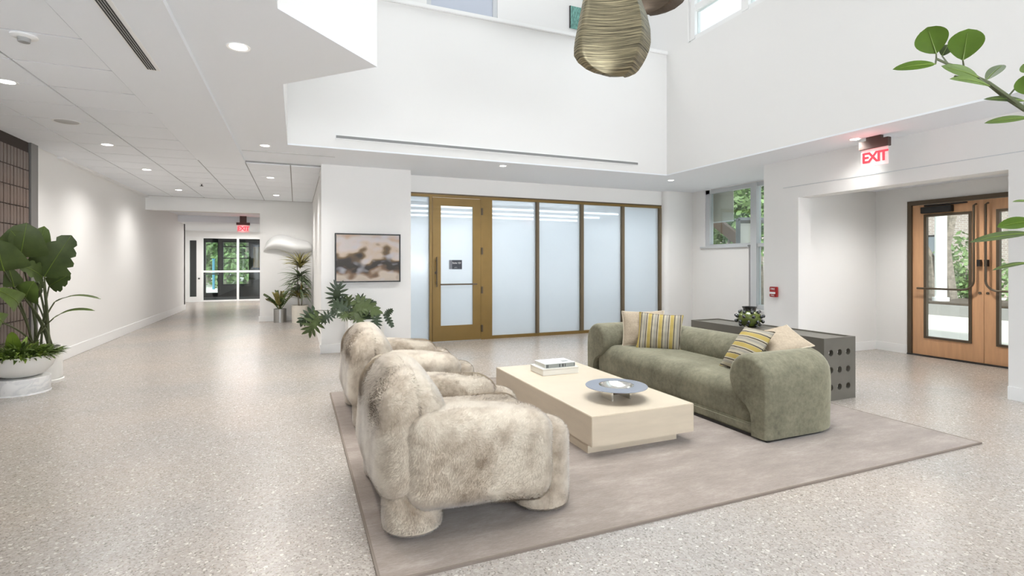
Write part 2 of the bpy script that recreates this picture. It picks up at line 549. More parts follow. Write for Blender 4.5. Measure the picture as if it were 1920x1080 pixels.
wl = struct('wall_left', box(XL - .2, XL, -7.2, 17.6, 0, 3.1), 'wall', 'long white wall down the corridor beyond the brown tiles', 'wall')
bm = box(XL, XL + .02, 5.2, 7.98, .0, ZG)
obj('tile_backing', bm, 'grout', wl)
TW, TH = .074, .222
tile_me = None
for i in range(21):
    for j in range(12):
        y0, z0 = 7.97 - (i + 1) * TW, .02 + j * TH
        if z0 + TH > ZG + .12:
            continue
        if tile_me is None:
            b = cushion((.022, TW - .006, TH - .006), .008, n=2)
            t = obj('brown_tile', b, 'brown_tile', wl, local=True, smooth=True)
            tile_me = t.data
        else:
            t = bpy.data.objects.new('brown_tile', tile_me)
            COL.objects.link(t)
            t.parent = wl
        t.location = (XL + .026 + random.uniform(-.002, .002), y0 + TW / 2, z0 + TH / 2)
obj('edge_trim', box(XL, XL + .05, 7.98, 8.16, 0, ZG), 'steel_trim', wl)
struct('baseboard_left', box(XL, XL + .016, 8.2, 17.6, 0, .16), 'trim', 'white baseboard along the long corridor wall', 'baseboard', bevel=.004)
bm = box(XL, XL + .06, 8.86, 13.3, ZG - .035, ZG)
struct('trim_1', bm, 'trim', 'slim white trim where corridor wall meets tiled ceiling', 'trim')

struct('wall_picture', box(.345, 1.69, YP, YG + .25, 0, ZC + .2), 'wall', 'white wall carrying the framed abstract painting', 'wall')
struct('wall_corridor_right', box(.36, .56, YG + .2, YC + .3, 0, 3.0), 'wall', 'white side wall of corridor behind the picture wall', 'wall')
struct('baseboard_picture', box(.33, 1.69, YP - .014, YP, 0, .13), 'trim', 'white baseboard below the framed painting', 'baseboard')
bm = box(XL, -.78, YC, YC + .25, 2.51, 3.0)
bx(bm, -.78, .36, YC, YC + .25, 0, 3.0)
struct('wall_corridor_cross', bm, 'wall', 'white cross wall with wide opening behind the two corridor plants', 'wall')
struct('baseboard_cross', box(-.80, .36, YC - .016, YC, 0, .12), 'trim', 'white baseboard behind the corridor plants', 'baseboard')

# glazed partition wall
struct('wall_partition_header', box(1.69, XW, YG, YG + .2, 2.554, ZC + .2), 'wall', 'white strip of wall above the frosted glass partition', 'wall')
bm = bmesh.new()
cx = 7.02
pts = [(6.985 + .12 - .12 * math.cos(a), 8.55 + .12 - .12 * math.sin(a)) for a in [i * PI / 2 / 6 for i in range(7)]]
prism(bm, pts + [(XW + .1, 8.55), (XW + .1, 9.0), (6.985, 9.0)], 0, ZC + .2)
struct('pillar', bm, 'wall', 'white rounded pillar at the end of the frosted partition', 'pillar', smooth=True)

# window wall with its L-shaped opening
ya, yb, yc2 = YonX(1322, XW), YonX(1404, XW), 6.0
bm = box(XW, XW + .22, ya, 8.7, 0, ZC + .2)
bx(bm, XW, XW + .22, yb, ya, 0, 1.69)
bx(bm, XW, XW + .22, yc2, yb, 0, .52)
bx(bm, XW, XW + .22, yc2, ya, 2.83, ZC + .2)
bx(bm, XW, XW + .22, 5.7, yc2, 0, ZC + .2)
struct('wall_window', bm, 'wall', 'white wall with the grey framed window behind the console', 'wall')
struct('wall_return', box(XR + .1, XW + .22, 5.60, 5.735, 0, ZC + .2), 'wall', 'white return wall between entrance recess and window bay', 'wall')

bm = box(XR, XR + .25, 5.158, 5.74, 0, ZC + .2)
bx(bm, XR, XR + .25, 2.83, 5.158, 2.285, ZC + .2)
bx(bm, XR, XR + .25, -7.2, 2.83, 0, ZC + .2)
wr = struct('wall_right', bm, 'wall', 'white wall with the wide opening to the wooden entrance doors', 'wall')
obj('reveal_line', box(XR - .006, XR, -6, 5.4, 2.442, 2.45), 'grey_frame', wr)
struct('baseboard_right', box(XR - .014, XR, -7, 2.83, 0, .13), 'trim', 'white baseboard on wall beside the entrance opening', 'baseboard')

bm = box(XR + .25, XD + .15, 5.30, 5.45, 0, 2.6)
struct('wall_vestibule_left', bm, 'wall', 'white side wall of the recess before the entrance doors', 'wall')
struct('wall_vestibule_right', box(XR + .25, XD + .15, 2.4, 2.55, 0, 2.6), 'wall', 'white near side wall of the entrance recess', 'wall')
DY0, DY1, DYM, DZ = 3.0, 4.83, 3.91, 2.27
bm = box(XD, XD + .16, DY1, 5.45, 0, 2.6)
bx(bm, XD, XD + .16, 2.4, DY0, 0, 2.6)
bx(bm, XD, XD + .16, DY0, DY1, DZ, 2.6)
struct('wall_entrance', bm, 'wall', 'white wall around the wooden double entrance doors', 'wall')
struct('ceiling_vestibule', box(XR + .2, XD + .2, 2.3, 5.5, 2.48, 2.7), 'ceil', 'low white ceiling of the entrance recess', 'ceiling')
struct('baseboard_vestibule', box(XR + .25, XD, 5.286, 5.30, 0, .13), 'trim', 'white baseboard in the entrance recess side wall', 'baseboard')
struct('baseboard_entrance', box(XD - .014, XD, DY1 + .0, 5.286, 0, .13), 'trim', 'white baseboard next to the entrance door frame', 'baseboard')
struct('wall_rear', box(-4.4, 8.6, -7.4, -7.2, 0, 3.2), 'wall', 'wall closing the lobby opposite the frosted partition', 'wall')

# ceilings
cg = struct('ceiling_corridor', box(XL - .2, -1.28, -7.2, 8.37, ZG + .008, 3.2), 'grid', 'white tiled suspended ceiling over the corridor', 'ceiling')
bm = box(XL - .2, .56, 8.37, YC + .1, ZG + .008, 3.2)
obj('ceiling_grid', bm, 'grid', cg)
ct = None
def ctile(x, y, sx=.6, sy=.6):
    global ct
    if sx == .6 and sy == .6 and ct:
        o = bpy.data.objects.new('ceiling_tile', ct)
        COL.objects.link(o)
        o.parent = cg
    else:
        o = obj('ceiling_tile', box(-sx / 2 + .008, sx / 2 - .008, -sy / 2 + .008, sy / 2 - .008, -.006, .006), 'tile', cg, local=True)
        if sx == .6 and sy == .6:
            ct = o.data
    o.location = (x, y, ZG + .003)
for j in range(-3, 10):
    for i in range(3):
        y = 8.37 - .3 - .6 * j - .0
        if y > -1.5:
            ctile(-1.28 - .3 - .6 * i if i < 2 else -2.74, y, .6 if i < 2 else .52) if y < 8.37 else None
for j in range(8):
    for i in range(6):
        x = -1.28 - .3 - .6 * i if i < 2 else (-2.74 if i == 2 else -1.28 + .3 + .6 * (i - 3))
        sx = .52 if i == 2 else .6
        if i == 5:
            x, sx = .14, .44
        ctile(x, 8.37 + .3 + .6 * j, sx)

bm = box(-1.28, -.68, -7.2, 8.37, ZS, 3.2)
struct('ceiling_soffit', bm, 'ceil', 'plain white ceiling strip between tiled ceiling and atrium', 'ceiling')
bm = box(-.68, AX0 - .2, -7.2, 8.37, ZC, 3.2)
bx(bm, AX0 - .2, .56, AY1 + .2, 8.37, ZC, 3.2)
bx(bm, .56, XW + .3, AY1 + .2, YG + .1, ZC, 3.2)
bx(bm, AX1 + .2, XW + .3, -7.2, AY1 + .2, ZC, 3.2)
bx(bm, AX0 - .2, AX1 + .2, -7.2, -2.2, ZC, 3.2)
prism(bm, TRI[::-1], ZC, ZC + .02)
bx(bm, AX0 - .2, AX0, -2.2, AY1 + .2, ZC, ZC + .02)
bx(bm, AX1, AX1 + .2, -2.2, AY1 + .2, ZC, ZC + .02)
bx(bm, AX0, AX1, AY1, AY1 + .2, ZC, ZC + .02)
bx(bm, AX0, AX1, -2.2, -2.0, ZC, ZC + .02)
struct('ceiling_lobby', bm, 'ceil', 'white lobby ceiling framing the open atrium', 'ceiling')
struct('shadow_strip', box(-.66, .50, 7.60, 7.63, ZC - .004, ZC + .01), 'grey_frame', 'thin painted shadow line crossing the lobby ceiling by the picture wall', 'trim')  # raised grey strip, its colour standing in for the shade of a groove
struct('ceiling_hall', box(-4.4, .56, YC + .1, 16.6, 2.68, 3.0), 'ceil', 'low white ceiling beyond the corridor opening', 'ceiling')
bm = box(-4.4, .56, 16.6, YE + .2, 2.5, 3.0)
struct('ceiling_hall_end', bm, 'ceil', 'dropped white ceiling before the corridor end glazing', 'ceiling')

# atrium walls
bm = box(AX0 - .2, AX1 + .2, AY1, AY1 + .2, ZC + .02, 4.88)
struct('wall_atrium_far', bm, 'wall', 'tall white atrium fascia above the frosted partition', 'wall')
struct('trim_2', box(AX0, AX1 + .2, AY1 - .03, AY1 + .26, 4.88, 4.94), 'trim', 'white ledge cap along the top of the atrium fascia', 'trim', bevel=.008)
bm = box(AX0 - .2, AX0, -2.2, AY1, ZC + .02, TOP)
prism(bm, TRI[::-1], ZC + .02, TOP)
struct('wall_atrium_left', bm, 'wall', 'white atrium wall with the angular projecting corner', 'wall')
struct('wall_atrium_right', box(AX1, AX1 + .2, -2.2, AY1, ZC + .02, 4.88), 'wall', 'white atrium wall under the clerestory windows', 'wall')
struct('wall_atrium_near', box(AX0 - .2, AX1 + .2, -2.2, -2.0, ZC + .02, TOP), 'wall', 'white atrium wall overhead opposite the fascia', 'wall')
struct('wall_clerestory', bx(bx(box(AX1, AX1 + .2, 6.55, 7.35, 4.88, TOP), AX1, AX1 + .2, 7.35, 9.7, 3.2, TOP), AX1, AX1 + .2, -2.2, 6.55, 7.6, TOP), 'wall', 'white upper wall holding the clerestory windows', 'wall')
YU = 9.5
struct('floor_upper', box(AX0 - .2, AX1 + .2, AY1 + .2, YU, 3.3, 3.9), 'ceil', 'upper storey floor slab behind the atrium fascia', 'floor')
ux0, ux1 = XonY(800, YU), XonY(933, YU)
bm = box(ux1, AX1 + .2, YU, YU + .2, 3.3, TOP)
bx(bm, AX0 - .2, ux0, YU, YU + .2, 3.3, TOP)
bx(bm, ux0, ux1, YU, YU + .2, 3.3, 5.0)
bx(bm, ux0, ux1, YU, YU + .2, 7.4, TOP)
bx(bm, AX0 - .2, AX0, AY1, YU, 3.3, TOP)
struct('wall_upper', bm, 'wall', 'white upper storey wall seen above the atrium ledge', 'wall')
struct('ceiling_atrium', box(-.4, 6.2, -2.3, 9.8, TOP, TOP + .2), 'ceil', 'white ceiling high over the atrium', 'ceiling')

# ---------------------------------------------------------------- windows and doors
# frosted partition
w1 = thing('window_1', 'frosted glass partition in gold frame with four tall panes', 'window', (4.3, YG, 0), kind='structure')
yf = YG + .03
obj('top_rail', box(1.6, 6.985, YG, YG + .1, 2.49, 2.535), 'gold', w1)
obj('head_channel', box(1.6, 6.985, YG - .006, YG + .1, 2.535, 2.556), 'bronze_dark', w1)
obj('bottom_rail', box(3.06, 6.985, YG, YG + .1, 0, .055), 'gold', w1)
obj('sidelight_sill', box(1.6, 2.10, YG, YG + .1, 0, .03), 'bronze_dark', w1)
MX = [(XonY(a, YG), XonY(b, YG)) for a, b in ((1005, 1011), (1088, 1094.5), (1165, 1171), (1235, 1240.5))]
for a, b in MX:
    mo = obj('mullion', box(a, b, YG - .005, YG + .1, .055, 2.49), 'mull', w1)
    obj('gasket', box(a - .006, a + .012, YG - .012, YG - .004, .055, 2.49), 'bronze_dark', mo)
obj('jamb', box(XonY(905, YG), XonY(922.5, YG), YG - .012, YG + .1, 0, 2.49), 'gold', w1)
edges = [XonY(923, YG)] + [q for ab in MX for q in ab]
for i in range(4):
    obj('pane', box(edges[2 * i], edges[2 * i + 1], yf, yf + .012, .055, 2.49), 'frost', w1)
obj('pane', box(1.6, 2.097, yf, yf + .012, .03, 2.49), 'frost', w1)

d1 = thing('door_1', 'gold framed door with frosted glass and plaque', 'door', (2.58, YG, 0), kind='structure')
obj('jamb', box(2.097, 2.143, YG - .012, YG + .1, 0, 2.49), 'gold', d1)
obj('jamb', box(3.021, 3.061, YG - .012, YG + .1, 0, 2.49), 'gold', d1)
lx0, lx1, hx0, hx1 = 2.15, 3.016, XonY(826, YG), XonY(886, YG)
bm = box(lx0, hx0, YG - .02, YG + .025, .012, 2.482)
bx(bm, hx1, lx1, YG - .02, YG + .025, .012, 2.482)
bx(bm, hx0, hx1, YG - .02, YG + .025, .012, .275)
bx(bm, hx0, hx1, YG - .02, YG + .025, 2.346, 2.482)
obj('leaf', bm, 'gold', d1)
obj('pane', box(hx0, hx1, YG - .002, YG + .006, .275, 2.346), 'frost', d1)
obj('push_bar', box(hx0 - .01, hx1 + .07, YG - .05, YG - .03, .975, 1.0), 'bronze_dark', d1)
hx = XonY(817, YG)
bm = tube(bmesh.new(), [(hx, YG - .075, .95), (hx, YG - .075, 1.46)], .011, 10)
tube(bm, [(hx, YG - .075, 1.02), (hx, YG - .015, 1.02)], .008, 8)
tube(bm, [(hx, YG - .075, 1.40), (hx, YG - .015, 1.40)], .008, 8)
obj('pull_handle', bm, 'bronze_dark', d1, smooth=True)
obj('lock_cylinder', tube(bmesh.new(), [(hx, YG - .035, 1.19), (hx, YG - .018, 1.19)], .026, 14), 'bronze_dark', d1, smooth=True)
hxx = XonY(903, YG)
for z in (2.27, 1.57, .88, .2):
    obj('hinge', box(hxx - .014, hxx + .014, YG - .035, YG - .01, z - .06, z + .06), 'bronze_dark', d1)
obj('threshold', box(2.143, 3.021, YG - .03, YG + .08, 0, .012), 'steel', d1)

sx = XonY(854, YG)
sg = thing('room_sign', 'small slate room plaque with white lettering on the gold door glass', 'sign', (sx, YG - .002, 1.33))
obj('plate', box(sx - .115, sx + .115, YG - .012, YG - .003, 1.25, 1.41), 'plaque', sg, bevel=.002)
obj('side_strip', box(sx - .115, sx - .065, YG - .0145, YG - .012, 1.25, 1.41), 'plaque_edge', sg)
face_y = frame(Vector((1, 0, 0)), Vector((0, 0, 1)), Vector((0, -1, 0)), Vector((sx + .02, YG - .0135, 1.358)))
text('lettering', 'Suite 121', 'white_ink', .042, face_y, sg)
text('lettering', '.:.::.:.', 'white_ink', .03, frame(Vector((1, 0, 0)), Vector((0, 0, 1)), Vector((0, -1, 0)), Vector((sx + .0, YG - .0135, 1.283))), sg)

# meeting room behind the partition
bm = box(1.5, 7.9, 12.3, 12.45, 0, 3.0)
bx(bm, 7.75, 7.9, 8.9, 12.3, 0, 3.0)
bx(bm, .56, .75, 8.9, 12.3, 0, 3.0)
struct('wall_meeting_room', bm, 'wall', 'white walls of the room behind the frosted glass', 'wall')
struct('ceiling_meeting_room', box(.5, 7.9, YG + .2, 12.45, 2.85, 3.0), 'ceil', 'white ceiling of the room behind the frosted glass', 'ceiling')
struct('floor_meeting_room', box(.56, 7.9, YE + .0 - 12.2, 12.4, -.12, .001), 'floor', 'floor of the room behind the frosted glass', 'floor')
for i in range(3):
    o = thing('linear_light', ['long slim ceiling light glowing behind the frosted panes, nearest the glass', 'long slim ceiling light behind the frosted panes, middle of three', 'long slim ceiling light deepest behind the frosted panes'][i], 'ceiling light', (4.2, 9.25 + .9 * i, 2.4), group='linear lights behind the frosted glass')
    obj('housing', box(1.9, 6.4, 9.21 + .9 * i, 9.29 + .9 * i, 2.41, 2.47), 'trim', o)
    for q in (2.6, 5.7):
        obj('hanger', tube(bmesh.new(), [(q, 9.25 + .9 * i, 2.47), (q, 9.25 + .9 * i, 2.85)], .006, 6), 'steel', o)
    obj('diffuser', box(1.9, 6.4, 9.215 + .9 * i, 9.285 + .9 * i, 2.38, 2.41), emit('linear_glow', (250, 252, 255), 7.0) if i == 0 else bpy.data.materials['linear_glow'], o)
t = thing('credenza', 'low grey cabinet blurred behind the frosted glass panes', 'cabinet', (5.0, 10.2, 0))
obj('top', box(3.3, 6.8, 9.9, 10.4, .56, .62), 'console', t)
obj('body', box(3.35, 6.75, 9.93, 10.38, 0, .56), 'white_lacquer', t)

# grey window in the window wall
w2 = thing('window_2', 'grey aluminium L-shaped window behind the console table', 'window', (XW, 7.0, 1.69), kind='structure')
XF = XW + .02
obj('head', box(XF, XF + .1, yc2, ya, 2.755, 2.83), 'grey_frame', w2)
obj('stile', box(XF, XF + .1, ya - .10, ya, 1.69, 2.83), 'grey_frame', w2)
ym0, ym1 = YonX(1418, XW), YonX(1407, XW)
obj('mullion', box(XF - .02, XF + .1, ym0, ym1, .52, 2.83), 'grey_frame', w2)
obj('transom', box(XF, XF + .1, yc2, ym0, 1.655, 1.72), 'grey_frame', w2)
obj('rail', box(XF, XF + .1, ym1, ya - .10, 1.69, 1.73), 'grey_frame', w2)
obj('bottom_rail', box(XF, XF + .1, yc2, ym0, .52, .60), 'grey_frame', w2)
obj('pane', box(XF + .05, XF + .058, ym1, ya - .10, 1.73, 2.755), 'glass', w2)
obj('pane', box(XF + .05, XF + .058, yc2, ym0, 1.72, 2.755), 'glass', w2)
obj('pane', box(XF + .05, XF + .058, yc2, ym0, .60, 1.655), 'glass', w2)
obj('sill', box(XW - .05, XW + .1, yb - .02, ya + .10, 1.655, 1.692), 'grey_frame', w2, bevel=.004)
obj('sill', box(XW - .03, XW + .1, yc2, yb, .49, .52), 'trim', w2)

# wooden double doors
d2 = thing('door_2', 'oak double entrance doors with tall glass and bronze push bars', 'door', (XD, DYM, 0), kind='structure')
bm = box(XD - .03, XD + .12, DY1 - .055, DY1, 0, DZ)
bx(bm, XD - .03, XD + .12, DY0, DY0 + .055, 0, DZ)
bx(bm, XD - .03, XD + .12, DY0 + .055, DY1 - .055, DZ - .06, DZ)
obj('door_frame', bm, 'bronze_dark', d2)
obj('threshold', box(XD - .04, XD + .14, DY0, DY1, 0, .018), 'black', d2)
def entrance_leaf(y0, y1, meet):
    s = 1 if meet == 'low' else -1                 # meeting stile on the low-Y or high-Y side
    a, b = (y0 + .13, y1 - .15) if meet == 'low' else (y0 + .15, y1 - .13)
    z0, z1 = .265, 2.06
    bm = box(XD, XD + .05, y0, a, .02, DZ - .065)
    bx(bm, XD, XD + .05, b, y1, .02, DZ - .065)
    bx(bm, XD, XD + .05, a, b, .02, z0)
    bx(bm, XD, XD + .05, a, b, z1, DZ - .065)
    l = obj('leaf', bm, 'oak', d2)
    bm = box(XD - .012, XD + .04, a, a + .035, z0, z1)
    bx(bm, XD - .012, XD + .04, b - .035, b, z0, z1)
    bx(bm, XD - .012, XD + .04, a + .035, b - .035, z0, z0 + .03)
    bx(bm, XD - .012, XD + .04, a + .035, b - .035, z1 - .035, z1)
    obj('glazing_bead', bm, 'bronze_dark', l)
    obj('pane', box(XD + .02, XD + .028, a + .035, b - .035, z0 + .03, z1 - .035), 'glass', l)
    yv = (y0 + .075) if meet == 'low' else (y1 - .05)
    ye = (y1 - .10) if meet == 'low' else (y0 + .10)
    xs = XD - .075
    pts = [(XD - .02, yv, 2.15), (xs, yv, 2.13), (xs, yv, 1.12)]
    for k in range(1, 7):
        q = k / 6 * PI / 2
        pts.append((xs, yv + s * .13 * (1 - math.cos(q)), 1.12 - .13 * math.sin(q)))
    pts += [(xs, ye, .99), (XD - .01, ye + s * .02, .99)]
    obj('push_bar', tube(bmesh.new(), pts, .014, 8), 'bronze_dark', l, smooth=True)
    obj('latch', box(XD - .05, XD, y0 + .02 if meet == 'low' else y1 - .055, y0 + .055 if meet == 'low' else y1 - .02, 1.31, 1.40), 'black', l)
    obj('lock_cylinder', tube(bmesh.new(), [(XD - .012, y0 + .04 if meet == 'low' else y1 - .04, .955), (XD, y0 + .04 if meet == 'low' else y1 - .04, .955)], .017, 12), 'bronze_dark', l, smooth=True)
entrance_leaf(3.913, 4.772, 'low')
entrance_leaf(3.058, 3.908, 'high')
bm = box(XD - .075, XD - .0, 4.25, 4.63, 2.075, 2.165)
bx(bm, XD - .05, XD - .02, 4.08, 4.60, 2.175, 2.195)
obj('door_closer', bm, 'black', d2, bevel=.004)

# glazed screen at the end of the corridor
g = lambda u: XonY(u, YE)
w3 = thing('window_3', 'white framed glass screen at the far end of the corridor', 'window', (-2.4, YE, 0), kind='structure')
ZT = 2.24
gx = [g(379), g(446), g(489) + .02, .3]
obj('head', box(-4.2, .3, YE, YE + .08, ZT, ZT + .05), 'trim', w3)
obj('bottom_rail', box(gx[0], .3, YE, YE + .08, 0, .05), 'trim', w3)
obj('transom', box(gx[0], .3, YE, YE + .08, 1.03, 1.10), 'trim', w3)
for x in gx[:3]:
    obj('mullion', box(x - .035, x + .035, YE - .01, YE + .09, 0, ZT), 'trim', w3)
for i in range(3):
    for z0, z1 in ((.05, 1.03), (1.10, ZT)):
        obj('pane', box(gx[i] + .035, gx[i + 1] - .035, YE + .03, YE + .04, z0, z1), 'glass', w3)
d3 = thing('door_3', 'white framed glass door standing beside the corridor end screen', 'door', (g(366), YE, 0), kind='structure')
bm = box(g(368.5), g(378), YE - .02, YE + .06, 0, ZT)
bx(bm, -4.2, g(355.5), YE - .02, YE + .06, 0, ZT)
bx(bm, g(355.5), g(368.5), YE - .02, YE + .06, 0, .18)
bx(bm, g(355.5), g(368.5), YE - .02, YE + .06, ZT - .08, ZT)
obj('leaf', bm, 'trim', d3)
obj('pane', box(g(355.5), g(368.5), YE + .01, YE + .02, .18, ZT - .08), 'glass', d3)
obj('lock_cylinder', tube(bmesh.new(), [(g(373.5), YE - .05, .82), (g(373.5), YE - .02, .82)], .03, 12), 'black', d3, smooth=True)
struct('wall_hall_end', bx(bx(box(-4.4, .56, YE, YE + .15, ZT + .05, 3.0), .3, .56, 13.5, YE + .15, 0, 3.0), -4.4, -4.2, 17.6, YE + .15, 0, 3.0), 'wall', 'white wall over the corridor end screen', 'wall')
struct('wall_hall_jog', bx(box(-4.4, XL, 17.45, 17.6, 0, 3.0), -4.4, XL - .2, 13.3, 17.45, 0, 3.0), 'wall', 'short white return wall before the corridor end screen', 'wall')
# dark outer vestibule
YV = 24.0
gv = lambda u: XonY(u, YV)
zv = lambda v, u=420: EYE - (v - HOR) * (YV / _dir(u)[1]) / FPX
wx = [gv(381), gv(413), gv(416), gv(469)]
bm = box(-6.0, wx[0], YV, YV + .2, 0, 3.0)
bx(bm, wx[0], wx[1], YV, YV + .2, 2.35, 3.0)
bx(bm, wx[1], wx[2], YV, YV + .2, 0, 3.0)
bx(bm, wx[2], wx[3], YV, YV + .2, 0, zv(535))
bx(bm, wx[2], wx[3], YV, YV + .2, zv(452), 3.0)
bx(bm, wx[3], 1.2, YV, YV + .2, 0, 3.0)
bx(bm, .6, 1.2, YE + .15, YV, 0, 3.0)
bx(bm, -6.0, -5.8, YE + .15, YV, 0, 3.0)
bx(bm, -6.0, -4.4, YE, YE + .15, 0, 3.0)
struct('wall_outer_vestibule', bm, 'dark_room', 'dark grey walls of the outer vestibule past the corridor screen', 'wall')
struct('floor_outer_vestibule', box(-6.0, 1.2, YE + .1, YV + .2, -.12, 0), 'dark_room', 'dark floor mat of the outer vestibule', 'floor')
struct('ceiling_outer_vestibule', box(-6.0, 1.2, YE + .1, YV + .2, 2.6, 3.0), 'dark_room', 'dark ceiling of the outer vestibule', 'ceiling')
d4 = thing('door_4', 'black framed glass exit door in the outer vestibule', 'door', ((wx[0] + wx[1]) / 2, YV, 0), kind='structure')
bm = box(wx[0], wx[0] + .09, YV - .02, YV + .1, 0, 2.35)
bx(bm, wx[1] - .09, wx[1], YV - .02, YV + .1, 0, 2.35)
bx(bm, wx[0] + .09, wx[1] - .09, YV - .02, YV + .1, 0, .16)
bx(bm, wx[0] + .09, wx[1] - .09, YV - .02, YV + .1, 2.2, 2.35)
obj('leaf', bm, 'black', d4)
obj('pane', box(wx[0] + .09, wx[1] - .09, YV + .03, YV + .04, .16, 2.2), 'glass', d4)
obj('push_bar', box(wx[0] + .05, wx[1] - .05, YV - .07, YV - .03, .9, .95), 'steel', d4)
w4 = thing('window_4', 'black framed window showing trees past the corridor screen', 'window', ((wx[2] + wx[3]) / 2, YV, 1), kind='structure')
z0, z1 = zv(535), zv(452)
bm = box(wx[2], wx[2] + .05, YV - .01, YV + .1, z0, z1)
bx(bm, wx[3] - .05, wx[3], YV - .01, YV + .1, z0, z1)
bx(bm, wx[2] + .05, wx[3] - .05, YV - .01, YV + .1, z0, z0 + .05)
bx(bm, wx[2] + .05, wx[3] - .05, YV - .01, YV + .1, z1 - .05, z1)
obj('window_frame', bm, 'black', w4)
for v in (462, 484):
    obj('glazing_bar', box(wx[2], wx[3], YV, YV + .08, zv(v) - .02, zv(v) + .02), 'black', w4)
obj('pane', box(wx[2], wx[3], YV + .03, YV + .04, z0, z1), 'glass', w4)
t = thing('notice_board', 'ochre framed board on the dark vestibule wall beyond the screen', 'board', (gv(480), YV, 1.6))
obj('board_frame', box(gv(473), gv(489), YV - .03, YV, zv(504), zv(459)), 'black', t)
obj('board_panel', box(gv(475), gv(487), YV - .035, YV - .03, zv(502), zv(462)), 'gold', t)

# upper storey windows
w5 = thing('window_5', 'grey framed upper window behind the atrium ledge', 'window', ((ux0 + ux1) / 2, YU, 6), kind='structure')
obj('stile', box(ux1 - .09, ux1, YU + .02, YU + .1, 5.0, 7.4), 'grey_frame', w5)
obj('stile', box(ux0, ux0 + .09, YU + .02, YU + .1, 5.0, 7.4), 'grey_frame', w5)
obj('head', box(ux0 + .09, ux1 - .09, YU + .02, YU + .1, 7.3, 7.4), 'grey_frame', w5)
obj('bottom_rail', box(ux0 + .09, ux1 - .09, YU + .02, YU + .1, 5.0, 5.08), 'grey_frame', w5)
obj('pane', box(ux0 + .09, ux1 - .09, YU + .05, YU + .06, 5.08, 7.3), mat('grey_window_film', (196, 202, 214), .25), w5)
w6 = thing('window_6', 'white framed clerestory window band high on the atrium wall', 'window', (AX1, 4, 4.88), kind='structure')
fx = AX1 + .04
ty = [6.55 - 1.05 * i for i in range(9)]
obj('bottom_rail', box(fx, fx + .1, -2.0, 6.55, 4.88, 4.97), 'trim', w6)
obj('transom', box(fx, fx + .1, -2.0, 6.55, 5.36, 5.46), 'trim', w6)
for i, y in enumerate(ty):
    obj('mullion', box(fx - .01, fx + .11, y - .12, y, 4.92, 7.6), 'trim', w6)
for i in range(8):
    for a, b in ((4.92, 5.36), (5.46, 7.6)):
        obj('pane', box(fx + .05, fx + .058, ty[i + 1], ty[i] - .12, a, b), 'glass', w6)
c = P(1081, 34, YU / _dir(1081)[1])
tp = thing('wall_print', 'teal streaked square print on the upper atrium wall', 'picture', (c.x, YU, c.z))
obj('print_panel', box(c.x - .16, c.x + .22, YU - .03, YU, c.z - .24, c.z + .22), 'teal', tp)
obj('print_edge', box(c.x - .175, c.x - .16, YU - .035, YU, c.z - .24, c.z + .22), 'black', tp)

# ---------------------------------------------------------------- ceiling fittings
def slot(name, label, boxes, backs):
    t = thing(name, label, 'air vent', ((backs[0] + backs[1]) / 2, (backs[2] + backs[3]) / 2, backs[4]))
    obj('vent_frame', box(*backs), 'trim', t)
    for b in boxes:
        obj('slot', box(*b), 'slot', t)
xs0, xs1 = XonY(630, AY1), XonY(1195, AY1)
t = thing('slot_diffuser', 'long thin slot vent along the foot of the atrium fascia', 'air vent', ((xs0 + xs1) / 2, AY1, 3.0))
obj('vent_frame', box(xs0 - .01, xs1 + .01, AY1 - .014, AY1, 2.965, 3.03), 'trim', t)
obj('slot', box(xs0, xs1, AY1 - .018, AY1 - .013, 2.978, 3.012), mat('slot_grey', (142, 142, 142), .7), t)
p0, p1 = PZ(290, 131, ZS), PZ(186, 0, ZS)
t = thing('ceiling_diffuser', 'linear slot vent in the plain white soffit strip', 'air vent', (p0.x, (p0.y + p1.y) / 2, ZS))
xm = (p0.x + p1.x) / 2
obj('vent_frame', box(xm - .04, xm + .05, 1.6, p0.y, ZS - .006, ZS), 'trim', t)
for i in range(4):
    x = xm - .024 + .015 * i
    obj('slot', box(x - .0045, x + .0045, 1.62, p0.y - .02, ZS - .009, ZS - .005), 'slot', t)

DL = [(447, 88, ZC, 'large round downlight in the lobby ceiling near the atrium corner', .055), (497, 273, ZC, 'round downlight in the lobby ceiling close to the soffit line', .05),
      (943, 311, ZC, 'round downlight over the gold framed partition', .045), (1258, 338, ZC, 'round downlight beside the white rounded pillar', .045),
      (1603, 261, ZC, 'round downlight beside the entrance EXIT sign', .05), (12, 153, ZG, 'round downlight in corridor tiles nearest the camera', .055),
      (201, 271, ZG, 'round downlight in corridor tiles just past the speaker grille', .055), (275, 318, ZG, 'third downlight in the row along the corridor wall', .055),
      (335, 356, ZG, 'last downlight in the row along the corridor wall', .055), (507, 333, ZG, 'downlight in corridor tiles near the picture wall corner', .055),
      (518, 366, ZG, 'downlight in corridor tiles above the dracaena', .055)]
def downlight(p, r, label, z, power=36):
    t = thing('downlight', label, 'downlight', (p.x, p.y, z), group='recessed ceiling downlights')
    obj('trim_ring', lathe(bmesh.new(), [(r, -.001), (r * 1.35, -.006), (r * 1.4, 0), (r, .0)], p, 24), 'trim', t, smooth=True)
    obj('lens', lathe(bmesh.new(), [(0, -.003), (r, -.003), (r, 0), (0, 0)], p, 24), 'lamp', t)
    d = bpy.data.lights.new('downlight_beam', 'SPOT')
    d.energy = power
    d.spot_size = R(150)
    d.spot_blend = 1.0
    d.color = (1, .975, .94)
    d.shadow_soft_size = .05
    o = bpy.data.objects.new('downlight_beam', d)
    o.location = (0, 0, -.03)
    COL.objects.link(o)
    o.parent = t
for u, v, z, lab, r in DL:
    downlight(PZ(u, v, z), r, lab, z, 50 if z == ZG else 14 if u > 1500 else 70)
downlight(Vector((7.5, 4.1, 2.48)), .05, 'downlight in the low ceiling of the entrance recess', 2.48, 68)
